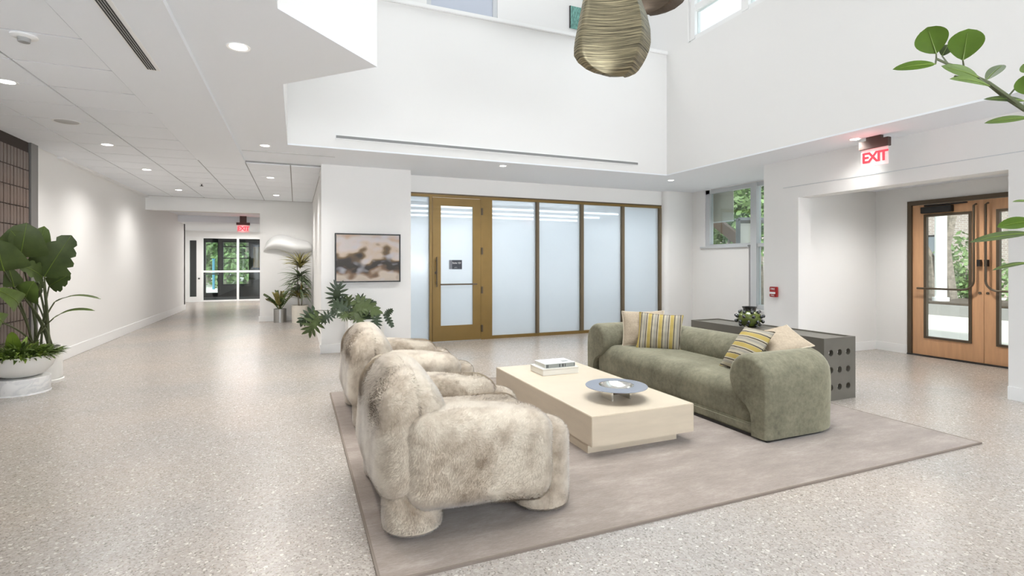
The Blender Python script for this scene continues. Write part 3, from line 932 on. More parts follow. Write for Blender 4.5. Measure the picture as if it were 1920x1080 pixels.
p = PZ(45, 66, ZG)
t = thing('smoke_detector', 'white domed smoke detector on the corridor ceiling tile', 'detector', (p.x, p.y, ZG))
obj('base', lathe(bmesh.new(), [(0, 0), (.07, 0), (.07, -.012), (.055, -.02), (0, -.02)], p), 'trim', t, smooth=True)
obj('sensor_head', lathe(bmesh.new(), [(0, -.02), (.034, -.02), (.03, -.045), (0, -.048)], p), 'grid', t, smooth=True)
p = PZ(125, 228, ZG)
t = thing('ceiling_speaker', 'flat round grey speaker grille in a corridor ceiling tile', 'speaker', (p.x, p.y, ZG))
obj('grille', lathe(bmesh.new(), [(0, -.004), (.1, -.004), (.105, 0), (0, 0)], p), mat('speaker_grey', (196, 196, 195), .7), t, smooth=True)
obj('ring', lathe(bmesh.new(), [(.105, 0), (.12, 0), (.118, -.005), (.106, -.005)], p), 'trim', t, smooth=True)
for u, v, z, lab in ((867, 337, ZC, 'small black sprinkler head above the gold door'), (1033, 348, ZC, 'small black sprinkler head above the second frosted pane'),
                     (1180, 357, ZC, 'small black sprinkler head above the fourth frosted pane'), (378, 345, ZG, 'small dark sprinkler head in the corridor tiles')):
    p = PZ(u, v, z)
    t = thing('sprinkler', lab, 'sprinkler', (p.x, p.y, z), group='ceiling sprinklers')
    obj('deflector', lathe(bmesh.new(), [(0, -.04), (.028, -.04), (.03, -.034), (0, -.034)], p, 12), 'black', t, smooth=True)
    obj('stem', tube(bmesh.new(), [p, p + Vector((0, 0, -.036))], .009, 8), 'black', t)
    obj('escutcheon', lathe(bmesh.new(), [(0, 0), (.03, 0), (.026, -.006), (0, -.006)], p, 16), 'steel', t)

# EXIT signs
def exit_sign(c, along, facing, label, wd, hz, drop):
    """c: centre of the housing underside; along: reading direction; facing: towards the reader"""
    t = thing('exit_sign', label, 'exit sign', c)
    al, fa, up = Vector(along), Vector(facing), Vector((0, 0, 1))
    def slab(w2, z0, z1, th, off=0):
        bm = bmesh.new()
        bx(bm, -w2, w2, z0, z1, -th / 2, th / 2)
        bm.transform(frame(al, up, fa, Vector(c) + fa * off))
        return bm
    obj('housing', slab(wd / 2, 0, hz, .06), 'exit_housing', t, bevel=.003)
    obj('mount', slab(wd / 4, hz, hz + drop, .05), 'exit_housing', t)
    obj('acrylic_panel', slab(wd / 2 * .92, -.205, 0, .008), 'clear', t)
    for ch, dx_ in zip('EXIT', (-.102, -.018, .050, .104)):
        text('letter', ch, 'red_glow', .165, frame(al, up, fa, Vector(c) + fa * .006 + up * -.105 + al * dx_), t, .002)
    d = bpy.data.lights.new('exit_glow', 'POINT')
    d.energy = .7
    d.color = (1, .25, .25)
    d.shadow_soft_size = .08
    o = bpy.data.objects.new('exit_glow', d)
    o.location = fa * .12 + up * -.1
    COL.objects.link(o)
    o.parent = t
ex = 6.25
ey0, ey1 = YonX(1613, ex), YonX(1668, ex)
ec = Vector((ex, (ey0 + ey1) / 2, 2.70))
exit_sign(ec, (0, -1, 0), (-1, 0, 0), 'brown EXIT sign with red letters over the entrance opening', ey0 - ey1, .10, ZC - 2.80)
exit_sign(Vector((XonY(456, 16.3), 16.3, 2.43)), (1, 0, 0), (0, -1, 0), 'brown EXIT sign with red letters hanging in the far corridor', .34, .07, 2.68 - 2.50)

# fire alarm pull
fy = YonX(1453, XR)
fz = .93
t = thing('fire_alarm', 'small red fire alarm pull station on the white wall', 'fire alarm', (XR, fy, fz))
obj('base', box(XR - .045, XR, fy - .06, fy + .06, fz - .075, fz + .075), 'red', t, bevel=.006)
obj('pull_bar', box(XR - .06, XR - .045, fy - .045, fy + .045, fz - .03, fz + .0), 'white_ink', t, bevel=.003)
text('lettering', 'FIRE', 'white_ink', .04, frame(Vector((0, -1, 0)), Vector((0, 0, 1)), Vector((-1, 0, 0)), Vector((XR - .047, fy, fz + .042))), t)
text('lettering', 'PULL', 'white_ink', .028, frame(Vector((0, -1, 0)), Vector((0, 0, 1)), Vector((-1, 0, 0)), Vector((XR - .047, fy, fz - .052))), t)

# framed painting
px0, px1 = XonY(627.5, YP), XonY(750, YP)
dm = YP / _dir(690)[1]
pz0, pz1 = EYE - (529 - HOR) * dm / FPX, EYE - (438.5 - HOR) * dm / FPX
pc = Vector(((px0 + px1) / 2, YP, (pz0 + pz1) / 2))
t = thing('painting', 'abstract brown and cream painting in a thin black frame', 'painting', pc)
bm = box(px0, px0 + .016, YP - .05, YP, pz0, pz1)
bx(bm, px1 - .016, px1, YP - .05, YP, pz0, pz1)
bx(bm, px0 + .016, px1 - .016, YP - .05, YP, pz0, pz0 + .016)
bx(bm, px0 + .016, px1 - .016, YP - .05, YP, pz1 - .016, pz1)
obj('picture_frame', bm, 'black', t)
obj('canvas', box(px0 + .02, px1 - .02, YP - .042, YP - .01, pz0 + .02, pz1 - .02), 'paint', t)

# moulded white hood on the corridor cross wall
a0, a1 = XonY(494, YC), XonY(588, YC)
def hood(u, v):
    x = a0 + (a1 - a0) * u
    e = max(0, 1 - (2 * u - 1) ** 2) ** .5
    z = 1.64 + .05 * math.sin(u * 7) + (v * .36 * e)
    return Vector((x, YC - .02 - .22 * e * math.sin(PI * (.15 + .85 * v)) - .0, z))
t = thing('wall_sculpture', 'white moulded hood on the wall above the dracaena', 'wall sculpture', ((a0 + a1) / 2, YC, 1.7))
obj('shell', sheet(bmesh.new(), hood, 24, 10), 'trim', t, smooth=True)

# ---------------------------------------------------------------- rug and furniture
RX0, RX1, RY0, RY1 = .32, 4.73, 2.2, 5.66
rg = thing('area_rug', 'large taupe area rug under the seating group', 'rug', ((RX0 + RX1) / 2, (RY0 + RY1) / 2, 0))
obj('pile', box(RX0 + .012, RX1 - .012, RY0 + .012, RY1 - .012, 0, .012), 'rug', rg)
bm = box(RX0, RX0 + .012, RY0, RY1, 0, .013)
bx(bm, RX1 - .012, RX1, RY0, RY1, 0, .013)
bx(bm, RX0 + .012, RX1 - .012, RY0, RY0 + .012, 0, .013)
bx(bm, RX0 + .012, RX1 - .012, RY1 - .012, RY1, 0, .013)
obj('binding', bm, mat('rug_binding', (128, 116, 106), .9), rg)
RZ = .012

# coffee table
TX0, TX1, TY0, TY1 = 1.865, 2.755, 3.045, 4.875
tb = thing('coffee_table', 'low cream travertine coffee table on the rug', 'coffee table', ((TX0 + TX1) / 2, (TY0 + TY1) / 2, RZ))
obj('tabletop', box(TX0, TX1, TY0, TY1, .088, .30), 'trav', tb, bevel=.004)
obj('plinth', box(TX0 + .03, TX1 - .08, TY0 + .10, TY1 - .1, RZ, .088), 'trav', tb)

ty0, ty1 = 4.32, 4.60
t = thing('box', 'shallow cream lacquered box on the coffee table under the book', 'box', (2.31, 4.46, .30))
obj('body', box(2.12, 2.50, ty0, ty1, .30, .352), 'white_lacquer', t, bevel=.003)
obj('lid', box(2.117, 2.503, ty0 - .003, ty1 + .003, .353, .362), 'white_lacquer', t, bevel=.003)
t = thing('book', 'grey and white hardback book on the cream box', 'book', (2.31, 4.46, .362))
obj('cover', bx(bx(box(2.155, 2.475, 4.345, 4.575, .398, .403), 2.155, 2.475, 4.345, 4.575, .3625, .3665), 2.155, 2.475, 4.343, 4.349, .3625, .403), 'book_cover', t)
obj('spine_print', box(2.16, 2.47, 4.340, 4.343, .365, .400), 'book_spine', t)
obj('pages', box(2.16, 2.47, 4.35, 4.57, .3665, .398), 'page', t)
bm = bmesh.new()
for a, b in ((2.165, 2.172), (2.176, 2.186), (2.462, 2.468), (2.30, 2.312), (2.332, 2.348), (2.362, 2.37)):
    bx(bm, a, b, 4.3385, 4.340, .369, .396)
obj('spine_marks', bm, 'dark_ink', t, kind='stuff')
obj('cover_print', box(2.37, 2.44, 4.40, 4.46, .403, .4035), 'book_spine', t)
obj('cover_print', box(2.22, 2.30, 4.43, 4.47, .403, .4035), 'page', t)

bc = Vector((2.305, 3.40, .30))
t = thing('bowl', 'wide rimmed blued steel bowl on a low stand', 'bowl', bc)
obj('rim', lathe(bmesh.new(), [(.135, .105), (.15, .106), (.238, .101), (.24, .098), (.238, .095), (.15, .098), (.135, .097)], bc, 64), 'pewter', t, smooth=True)
obj('basin', lathe(bmesh.new(), [(.137, .104), (.12, .085), (.085, .066), (.04, .058), (0, .056), (0, .050), (.05, .052), (.09, .06), (.125, .08), (.137, .098)], bc, 64), 'silver', t, smooth=True)
for q in (-.09, .075):
    obj('stand', box(bc.x + q, bc.x + q + .015, bc.y - .07, bc.y + .07, .30, .362), 'silver', t)
obj('stand_foot', box(bc.x - .075, bc.x + .075, bc.y - .03, bc.y + .03, .335, .354), 'bronze_dark', t)

# sofa
SX0, SX1, SY0, SY1 = 3.24, 4.20, 2.80, 5.36
sf = thing('sofa', 'olive green velvet sofa with rolled arms and back', 'sofa', ((SX0 + SX1) / 2, (SY0 + SY1) / 2, RZ))
def profile():
    pr = [(.0, .03), (.0, .12), (-.004, .25), (-.006, .36)]
    rr, cz = .19, .46
    for k in range(0, 19):
        a = PI - k * (PI + R(62)) / 18
        pr.append((.188 + rr * math.cos(a), cz + rr * math.sin(a)))
    pr += [(.20, .255), (.15, .20), (.135, .12), (.135, .03)]
    return pr
prof = profile()
path = []
RC = .43
path.append(((SX0, SY0), (1, 0)))
for k in range(1, 8):
    path.append(((SX0 + (SX1 - RC - SX0) * k / 8, SY0), (1, 0)))
for k in range(13):
    a = -PI / 2 + k * PI / 2 / 12
    path.append(((SX1 - RC + RC * math.cos(a), SY0 + RC + RC * math.sin(a)), (-math.sin(a), math.cos(a))))
for k in range(1, 16):
    path.append(((SX1, SY0 + RC + (SY1 - SY0 - 2 * RC) * k / 16), (0, 1)))
for k in range(13):
    a = k * PI / 2 / 12
    path.append(((SX1 - RC + RC * math.cos(a), SY1 - RC + RC * math.sin(a)), (-math.sin(a), math.cos(a))))
for k in range(1, 8):
    path.append(((SX1 - RC - (SX1 - RC - SX0) * k / 8, SY1), (-1, 0)))
path.append(((SX0, SY1), (-1, 0)))
bm = bmesh.new()
rings = []
def ring(p, t, sc=1.0, fwd=0.0):
    n2 = (-t[1], t[0])
    out = []
    for s, z in prof:
        s2, z2 = .15 + (s - .15) * sc, .36 + (z - .36) * (sc if z > .3 else 1)
        out.append(bm.verts.new((p[0] + n2[0] * s2 + t[0] * fwd, p[1] + n2[1] * s2 + t[1] * fwd, z2)))
    return out
CAP = [(1 - .17 * (1 - math.cos(R(a_))), .055 * math.sin(R(a_)) - .03) for a_ in (20, 40, 58, 74, 90)]
for sc, fw in [(c_, -f_) for c_, f_ in reversed(CAP)]:
    rings.append(ring(*path[0], sc, fw))
for i, (p, t) in enumerate(path):
    rings.append(ring(p, t, 1, .03 if i == 0 else (-.03 if i == len(path) - 1 else 0)))
for sc, fw in CAP:
    rings.append(ring(*path[-1], sc, fw))
L = len(prof)
for a, b in zip(rings, rings[1:]):
    for k in range(L):
        bm.faces.new([a[k], a[(k + 1) % L], b[(k + 1) % L], b[k]])
bm.faces.new(rings[0])
bm.faces.new(rings[-1][::-1])
obj('arms_and_back', bm, 'velvet', sf, smooth=True)
bm = cushion((.76, SY1 - SY0 - .26, .38), .125, (.0, .0, .012), n=18, namp=.004)
bm.transform(Matrix.Translation((SX0 + .006 + .38, (SY0 + SY1) / 2, .222)))
obj('seat', bm, 'velvet', sf, smooth=True)
obj('base', box(SX0 - .004, SX1 - .15, SY0 + .12, SY1 - .12, .034, .112), 'velvet', sf, bevel=.012)
bm = bmesh.new()
n2 = len(path)
outl = [(p[0] - t[1] * .02, p[1] + t[0] * .02) for p, t in path]
prism(bm, outl, RZ, .034)
obj('plinth', bm, 'black', sf)

def pillow(name, label, c, n, upd, w_, h_, th, m, roll=0, pipe=None, grp=None):
    n = Vector(n).normalized()
    up = Vector(upd)
    up = (up - n * up.dot(n)).normalized()
    x = up.cross(n).normalized()
    rot = Matrix.Rotation(roll, 3, n)
    x, up = rot @ x, rot @ up
    t = thing(name, label, 'cushion', c, group=grp)
    mt = frame(x, n * -1, up, Vector((0, 0, 0)))       # local x = width, local z = height, -y = face
    N = 22
    bm = bmesh.new()
    def pt(i, j, s):
        u, v = -1 + 2 * i / N, -1 + 2 * j / N
        pin = 1 - .07 * (1 - u * u) , 1 - .07 * (1 - v * v)
        e = max(0, (1 - u * u)) ** .55 * max(0, (1 - v * v)) ** .55
        wr = .010 * noise.noise(Vector((u * 3 + c[0], v * 3, s)))
        return Vector((u * w_ / 2 * pin[1], s * (th / 2 * e + wr * e), v * h_ / 2 * pin[0]))
    for s in (-1, 1):
        g2 = [[bm.verts.new(pt(i, j, s)) for j in range(N + 1)] for i in range(N + 1)]
        for i in range(N):
            for j in range(N):
                bm.faces.new([g2[i][j], g2[i + 1][j], g2[i + 1][j + 1], g2[i][j + 1]])
    bmesh.ops.remove_doubles(bm, verts=bm.verts[:], dist=1e-5)
    b = obj('cover', bm, m, t, local=True, smooth=True)
    b.matrix_basis = mt
    ed = [pt(i, 0, 1) for i in range(N + 1)] + [pt(N, j, 1) for j in range(1, N + 1)] + [pt(N - i, N, 1) for i in range(1, N + 1)] + [pt(0, N - j, 1) for j in range(1, N)]
    ed.append(ed[0])
    q = obj('piping', tube(bmesh.new(), ed, .005, 5), pipe or m, t, local=True, smooth=True)
    q.matrix_basis = mt
    return t
pillow('cushion', 'striped yellow and grey cushion at the far end of the sofa', (3.70, 4.62, .60), (-.62, -.70, .30), (0, 0, 1), .47, .40, .15, 'stripe', R(-3))
pillow('cushion', 'plain oatmeal cushion tucked behind the far striped cushion', (3.63, 4.82, .615), (-.55, -.72, .28), (0, 0, 1), .47, .40, .15, 'plain', R(2), 'piping')
pillow('cushion', 'striped yellow and grey cushion leaning in the near sofa corner', (3.63, 3.37, .60), (-.78, .22, .58), (.4, -.1, 1), .43, .43, .15, 'stripe', R(90))
pillow('cushion', 'plain oatmeal cushion with pale piping behind the near arm', P(1462, 638, 4.45), (-.35, -.2, .91), (.9226, -.386, 0), .40, .36, .13, 'plain', R(4), 'piping')

# console behind the sofa
CX0, CX1, CY0, CY1, CZ = 4.74, 5.20, 3.46, 5.29, .617
cn = thing('console_table', 'gunmetal grey console with round holes behind the sofa', 'console table', ((CX0 + CX1) / 2, (CY0 + CY1) / 2, 0))
obj('top', box(CX0, CX1, CY0, CY1, CZ - .05, CZ - .012), 'console', cn)
bm = box(CX0, CX0 + .03, CY0, CY1, CZ - .012, CZ)
bx(bm, CX1 - .03, CX1, CY0, CY1, CZ - .012, CZ)
bx(bm, CX0 + .03, CX1 - .03, CY0, CY0 + .03, CZ - .012, CZ)
bx(bm, CX0 + .03, CX1 - .03, CY1 - .03, CY1, CZ - .012, CZ)
obj('rim', bm, 'console', cn)
obj('side_panel', box(CX0, CX0 + .035, CY0 + .04, CY1 - .04, .0, CZ - .05), 'console', cn)
def holed_panel(y0):
    """upright end panel with a 3 x 3 set of round holes, built as real openings"""
    bm = bmesh.new()
    cols = [CX0 + .10 + .125 * k for k in range(3)]
    rows = [.13, .30, .47]
    r, N = .032, 16
    xs = [CX0] + [(cols[k] + cols[k + 1]) / 2 for k in range(2)] + [CX1]
    zs = [0] + [(rows[k] + rows[k + 1]) / 2 for k in range(2)] + [CZ - .05]
    for i in range(3):
        for j in range(3):
            x0, x1, z0, z1 = xs[i], xs[i + 1], zs[j], zs[j + 1]
            cx_, cz_ = cols[i], rows[j]
            for k in range(N):
                q = []
                for m_ in (k, k + 1):
                    a = 2 * PI * m_ / N + PI / 4
                    dx, dz = math.cos(a), math.sin(a)
                    sx_ = ((x1 - cx_) if dx > 0 else (x0 - cx_)) / dx if abs(dx) > 1e-9 else 1e9
                    sz_ = ((z1 - cz_) if dz > 0 else (z0 - cz_)) / dz if abs(dz) > 1e-9 else 1e9
                    s_ = min(sx_, sz_)
                    q.append(((cx_ + dx * r, cz_ + dz * r), (cx_ + dx * s_, cz_ + dz * s_)))
                for yy in (y0, y0 + .04):
                    bm.faces.new([bm.verts.new((q[0][0][0], yy, q[0][0][1])), bm.verts.new((q[1][0][0], yy, q[1][0][1])), bm.verts.new((q[1][1][0], yy, q[1][1][1])), bm.verts.new((q[0][1][0], yy, q[0][1][1]))])
                bm.faces.new([bm.verts.new((q[0][0][0], y0, q[0][0][1])), bm.verts.new((q[1][0][0], y0, q[1][0][1])), bm.verts.new((q[1][0][0], y0 + .04, q[1][0][1])), bm.verts.new((q[0][0][0], y0 + .04, q[0][0][1]))])
                # fill the corner sliver between two rays that end on different sides
                (a0_, b0_), (a1_, b1_) = q[0][1], q[1][1]
                if abs(a0_ - a1_) > 1e-6 and abs(b0_ - b1_) > 1e-6:
                    cxn = x1 if max(a0_, a1_) > x1 - 1e-6 else x0
                    czn = z1 if max(b0_, b1_) > z1 - 1e-6 else z0
                    for yy in (y0, y0 + .04):
                        bm.faces.new([bm.verts.new((a0_, yy, b0_)), bm.verts.new((a1_, yy, b1_)), bm.verts.new((cxn, yy, czn))])
    for x in (CX0, CX1):
        bm.faces.new([bm.verts.new((x, y0, 0)), bm.verts.new((x, y0 + .04, 0)), bm.verts.new((x, y0 + .04, CZ - .05)), bm.verts.new((x, y0, CZ - .05))])
    bmesh.ops.remove_doubles(bm, verts=bm.verts[:], dist=1e-5)
    return bm
obj('end_panel', holed_panel(CY0), 'console', cn)
obj('end_panel', holed_panel(CY1 - .04), 'console', cn)

# vase with knobs
vc = Vector((4.92, 4.52, CZ - .012))
t = thing('vase', 'round green glass vase covered in dark knobs on the console', 'vase', vc)
obj('body', lathe(bmesh.new(), [(0, 0), (.06, 0), (.10, .03), (.128, .075), (.135, .11), (.125, .15), (.095, .18), (.072, .19), (.066, .19), (.088, .175), (.118, .148), (.126, .11), (.1, .05), (0, .02)], vc, 40), 'vase', t, smooth=True)
obj('neck', lathe(bmesh.new(), [(.072, .185), (.070, .205), (.078, .235), (.084, .238), (.084, .232), (.062, .205), (.062, .185)], vc, 32), 'knob', t, smooth=True)
for r_, zz, cnt, off in ((.108, .178, 8, .2), (.15, .13, 9, 0), (.145, .07, 9, .35), (.108, .03, 7, .1)):
    for k in range(cnt):
        a = 2 * PI * k / cnt + off
        p = vc + Vector((r_ * math.cos(a), r_ * math.sin(a), zz))
        b = bmesh.new()
        bmesh.ops.create_icosphere(b, subdivisions=2, radius=.021, matrix=Matrix.Translation(p))
        obj('knob', b, 'knob', t, smooth=True)

# ---------------------------------------------------------------- plush armchairs
def fur_on(o, dens, length, width, seed):
    """short strands of pile standing on the cushion o, as one sub-part"""
    me = o.data
    me.calc_loop_triangles()
    nv = len(me.vertices)
    co = np.empty(nv * 3, 'f')
    me.vertices.foreach_get('co', co)
    co = co.reshape(-1, 3)
    vn = np.empty(nv * 3, 'f')
    me.vertices.foreach_get('normal', vn)
    vn = vn.reshape(-1, 3)
    tr = np.empty(len(me.loop_triangles) * 3, 'i')
    me.loop_triangles.foreach_get('vertices', tr)
    tr = tr.reshape(-1, 3)
    a, b, c = co[tr[:, 0]], co[tr[:, 1]], co[tr[:, 2]]
    ar = np.linalg.norm(np.cross(b - a, c - a), axis=1) / 2
    N = int(ar.sum() * dens)
    rs = np.random.RandomState(seed)
    idx = rs.choice(len(tr), N, p=ar / ar.sum())
    r1, r2 = np.sqrt(rs.rand(N, 1)), rs.rand(N, 1)
    w0, w1, w2 = 1 - r1, r1 * (1 - r2), r1 * r2
    p = a[idx] * w0 + b[idx] * w1 + c[idx] * w2
    n = vn[tr[idx, 0]] * w0 + vn[tr[idx, 1]] * w1 + vn[tr[idx, 2]] * w2
    n /= np.linalg.norm(n, axis=1, keepdims=True)
    q = p * 6.0
    fl = np.stack([np.sin(q[:, 1] * 1.3 + 2 * np.sin(q[:, 2] * .9)), np.sin(q[:, 2] * 1.7 + q[:, 0] + seed), np.sin(q[:, 0] * 1.1 + 1.5 * np.cos(q[:, 1] * 1.6)) - .9], 1)
    fl += rs.randn(N, 3) * .35
    fl -= n * (fl * n).sum(1, keepdims=True)
    fl /= np.linalg.norm(fl, axis=1, keepdims=True) + 1e-6
    Ls = length * (.65 + .6 * rs.rand(N, 1))
    tip = p + Ls * (n * .55 + fl * .8)
    side = np.cross(n, fl) * (width / 2)
    base = p - n * .002
    vs = np.stack([base + side, base - side, tip], 1).reshape(-1, 3)
    m2 = bpy.data.meshes.new('fur')
    m2.vertices.add(N * 3)
    m2.vertices.foreach_set('co', vs.ravel())
    m2.loops.add(N * 3)
    m2.loops.foreach_set('vertex_index', np.arange(N * 3, dtype='i'))
    m2.polygons.add(N)
    m2.polygons.foreach_set('loop_start', np.arange(0, N * 3, 3, dtype='i'))
    m2.update(calc_edges=True)
    m2.shade_smooth()
    nn = n * .85 + fl * .25
    nn /= np.linalg.norm(nn, axis=1, keepdims=True)
    m2.normals_split_custom_set(np.repeat(nn, 3, axis=0))
    m2.materials.append(M['fur'])
    f = bpy.data.objects.new('fur', m2)
    COL.objects.link(f)
    f.parent = o
    f['kind'] = 'stuff'
    return f

ac = thing('armchair', 'beige plush armchair nearest the camera on the rug corner', 'armchair', (.90, 2.98, RZ), group='plush armchairs')
def soft(name, size, c, r, puff, seed, n=18, namp=.012, warp=None, rot=None):
    bm = cushion(size, r, puff, n, namp, 4.0, seed, warp)
    if rot:
        bm.transform(rot)
    bm.transform(Matrix.Translation(c))
    o = obj(name, bm, 'fur', ac, local=True, smooth=True)
    fur_on(o, 42000, .017, .0028, seed)
    return o
def backwarp(p):
    k = (p.z + .31) / .62
    x = p.x * (1 - .30 * max(0, k)) - .03 * k if p.x > 0 else p.x * (1 - .12 * max(0, k)) - .0
    yy = p.y * (1 - .06 * max(0, k) ** 2)
    z = p.z - .05 * max(0, k) * (p.y / .5) ** 2
    return Vector((x, yy, z))
soft('backrest', (.42, 1.0, .60), (-.335, 0, .455), .135, (.02, .025, .05), 1, 24, .008, warp=backwarp)
def armwarp(p):
    return Vector((p.x, p.y, p.z - .03 * (p.x / .38) - .01 * (p.x / .38) ** 2))
soft('arm', (.78, .30, .47), (-.02, -.415, .352), .105, (.012, .022, .008), 2, 22, .007, warp=armwarp)
soft('arm', (.78, .30, .47), (-.02, .415, .352), .105, (.012, .022, .008), 3, 22, .007, warp=armwarp)
soft('seat', (.74, .60, .26), (.09, 0, .335), .10, (.02, .0, .03), 4, 16)
def post(name, r, h, top, c, seed):
    pr = [(0, .016), (r * .9, .016), (r * .98, .03)] + [(r, .03 + (h - .03 - top) * k / 5) for k in range(6)]
    pr += [(r - top + top * math.cos(k * PI / 12), h - top + top * math.sin(k * PI / 12)) for k in range(1, 7)] + [(0, h + .004)]
    o = obj(name, lathe(bmesh.new(), pr, (0, 0, 0), 28), 'fur', ac, local=True, smooth=True)
    o.location = c
    fur_on(o, 42000, .015, .0028, seed)
for y_ in (-.37, .37):
    post('front_post', .155, .475, .09, (.365, y_, 0), 5)
soft('front_panel', (.20, .50, .34), (.40, 0, .20), .08, (.0, .0, .0), 7, 12, .004)
for y_ in (-.365, .365):
    post('leg', .15, .27, .03, (-.355, y_, 0), 8)
ac2 = copy_tree(ac)
ac2.location = (.93, 4.74, RZ)
tag(ac2, 'beige plush armchair farther along the rug beside the potted philodendron', 'armchair', 'plush armchairs')

# ---------------------------------------------------------------- bronze hanging sculptures
def sculpture(c, label, mname, rows, px):
    """folded metal petal: outline rows (height px above the tip, left px, right px); px = metres per unit"""
    t = thing('hanging_sculpture', label, 'sculpture', c, group='hanging bronze sculptures')
    fw, rt = Vector((SN, CS, 0)), Vector((CS, -SN, 0))
    bm = bmesh.new()
    rings = []
    N = 30
    W = max(b_ - a_ for _, a_, b_ in rows)
    for h_, l_, r_ in rows:
        k = (r_ - l_) / W
        rg_ = []
        for i in range(2 * N):
            q_ = i / N
            s_ = -1 + 2 * q_ if q_ <= 1 else 1 - 2 * (q_ - 1)
            x = (l_ + r_) / 2 + s_ * (r_ - l_) / 2
            if s_ < -.8:
                y = .10 * (1 - ((-.8 - s_) / .2) ** 2) ** .5 if s_ > -1 else 0
            elif s_ < .66:
                y = .10 + .05 * (s_ + .8) - .05 * math.sin((s_ + .8) / 1.46 * PI)
            else:
                y = .145 - (s_ - .66) / .34 * .19
            y *= -k ** 1.1
            if q_ > 1:
                y += .035
            rg_.append(bm.verts.new(Vector(c) + rt * (x * px) + fw * y + Vector((0, 0, h_ * px))))
        rings.append(rg_)
    for a, b in zip(rings, rings[1:]):
        for k in range(2 * N):
            bm.faces.new([a[k], a[(k + 1) % (2 * N)], b[(k + 1) % (2 * N)], b[k]])
    bm.faces.new(rings[0][::-1])
    bm.faces.new(rings[-1])
    obj('petal', bm, mname, t, smooth=True)
    obj('cable', tube(bmesh.new(), [Vector(c) + Vector((0, 0, (rows[-1][0] - 3) * px)), (c[0], c[1], TOP)], .005, 6), 'steel', t)
RW = [(0, -6, 24), (2, -20, 33), (6, -36, 42), (13, -51, 49), (25, -66, 57), (38, -74, 64), (53, -74, 70), (68, -72, 73), (93, -67, 72), (118, -62, 66), (143, -57, 56), (183, -48, 40), (233, -36, 20), (270, -22, 4), (285, -12, -4)]
sculpture(P(1150, 143, 4.5), 'large ribbed bronze petal hanging in the atrium', 'bronze', RW, 4.5 / FPX)
sculpture(P(1216, 27, 5.3), 'darker bronze petal hanging behind the large one', mat('dark_petal_bronze', (92, 80, 68), .45, .8, var=(6, .2), stretch=(1, 1, 8)), [(h_, -r_, -l_) for h_, l_, r_ in RW], 5.3 / FPX)

# ---------------------------------------------------------------- plants
def blade(bm, base, tip, width, face, shape, droop=.1, cup=.15, nl=8, jag=0, twist=0):
    base, tip, face = Vector(base), Vector(tip), Vector(face)
    Lv = tip - base
    ln = Lv.length
    x = Lv.normalized()
    y = face.cross(x).normalized()
    n = x.cross(y)
    rows = []
    for i in range(nl + 1):
        t_ = i / nl
        if shape == 'paddle':
            wd = (min(1, t_ / .22) ** .6) * (max(0, 1 - t_) ** .42) * 1.15
        elif shape == 'round':
            wd = math.sin(PI * min(1, t_ ** 1.15)) ** .62
        elif shape == 'oval':
            wd = math.sin(PI * t_) ** .65
        elif shape == 'lance':
            wd = math.sin(PI * t_ ** .8) ** .9
        else:
            wd = (min(1, t_ / .1 + .25)) * max(0, 1 - t_ ** 2.5)
        wd = max(wd, .02) * width / 2
        if jag and i % jag == jag - 1:
            wd *= .72
        cpt = base + Lv * t_ + n * (droop * 4 * t_ * (1 - t_)) * ln
        row = []
        for s in (-1, -.5, 0, .5, 1):
            row.append(bm.verts.new(cpt + y * wd * s + n * (cup * wd * abs(s) + twist * wd * s * t_)))
        rows.append(row)
    for a, b in zip(rows, rows[1:]):
        for k in range(4):
            bm.faces.new([a[k], a[k + 1], b[k + 1], b[k]])
    return bm
def lobed(bm, base, tip, width, face, droop=.1, lobes=6):
    base, tip, face = Vector(base), Vector(tip), Vector(face)
    Lv = tip - base
    ln = Lv.length
    x = Lv.normalized()
    y = face.cross(x).normalized()
    n = x.cross(y)
    blade(bm, base, tip, width * .34, face, 'lance', droop, .1, 6)
    for k in range(lobes):
        t_ = .06 + .74 * k / (lobes - 1)
        a = R(118 - 88 * k / (lobes - 1))
        ll = width / 2 * (.72 + .42 * math.sin(PI * (k + .8) / (lobes + .6)))
        o_ = base + Lv * t_ + n * (droop * 4 * t_ * (1 - t_)) * ln
        for s in (-1, 1):
            e = o_ + (x * math.cos(a) + y * s * math.sin(a)) * ll - n * ll * .15
            blade(bm, o_, e, ln * .17, face, 'lance', .03, .1, 4)
    return bm
TC = lambda p: (Vector((0, 0, EYE)) - Vector(p)).normalized()
def stem(t, pts, r0, r1, m='stem', name='stem'):
    pts = [Vector(p) for p in pts]
    if len(pts) == 3:                                    # quadratic arc
        a, b, c = pts
        pts = [a * (1 - s) ** 2 + b * 2 * s * (1 - s) + c * s * s for s in [i / 8 for i in range(9)]]
    return obj(name, tube(bmesh.new(), pts, [r0 + (r1 - r0) * i / (len(pts) - 1) for i in range(len(pts))], 6), m, t, smooth=True)

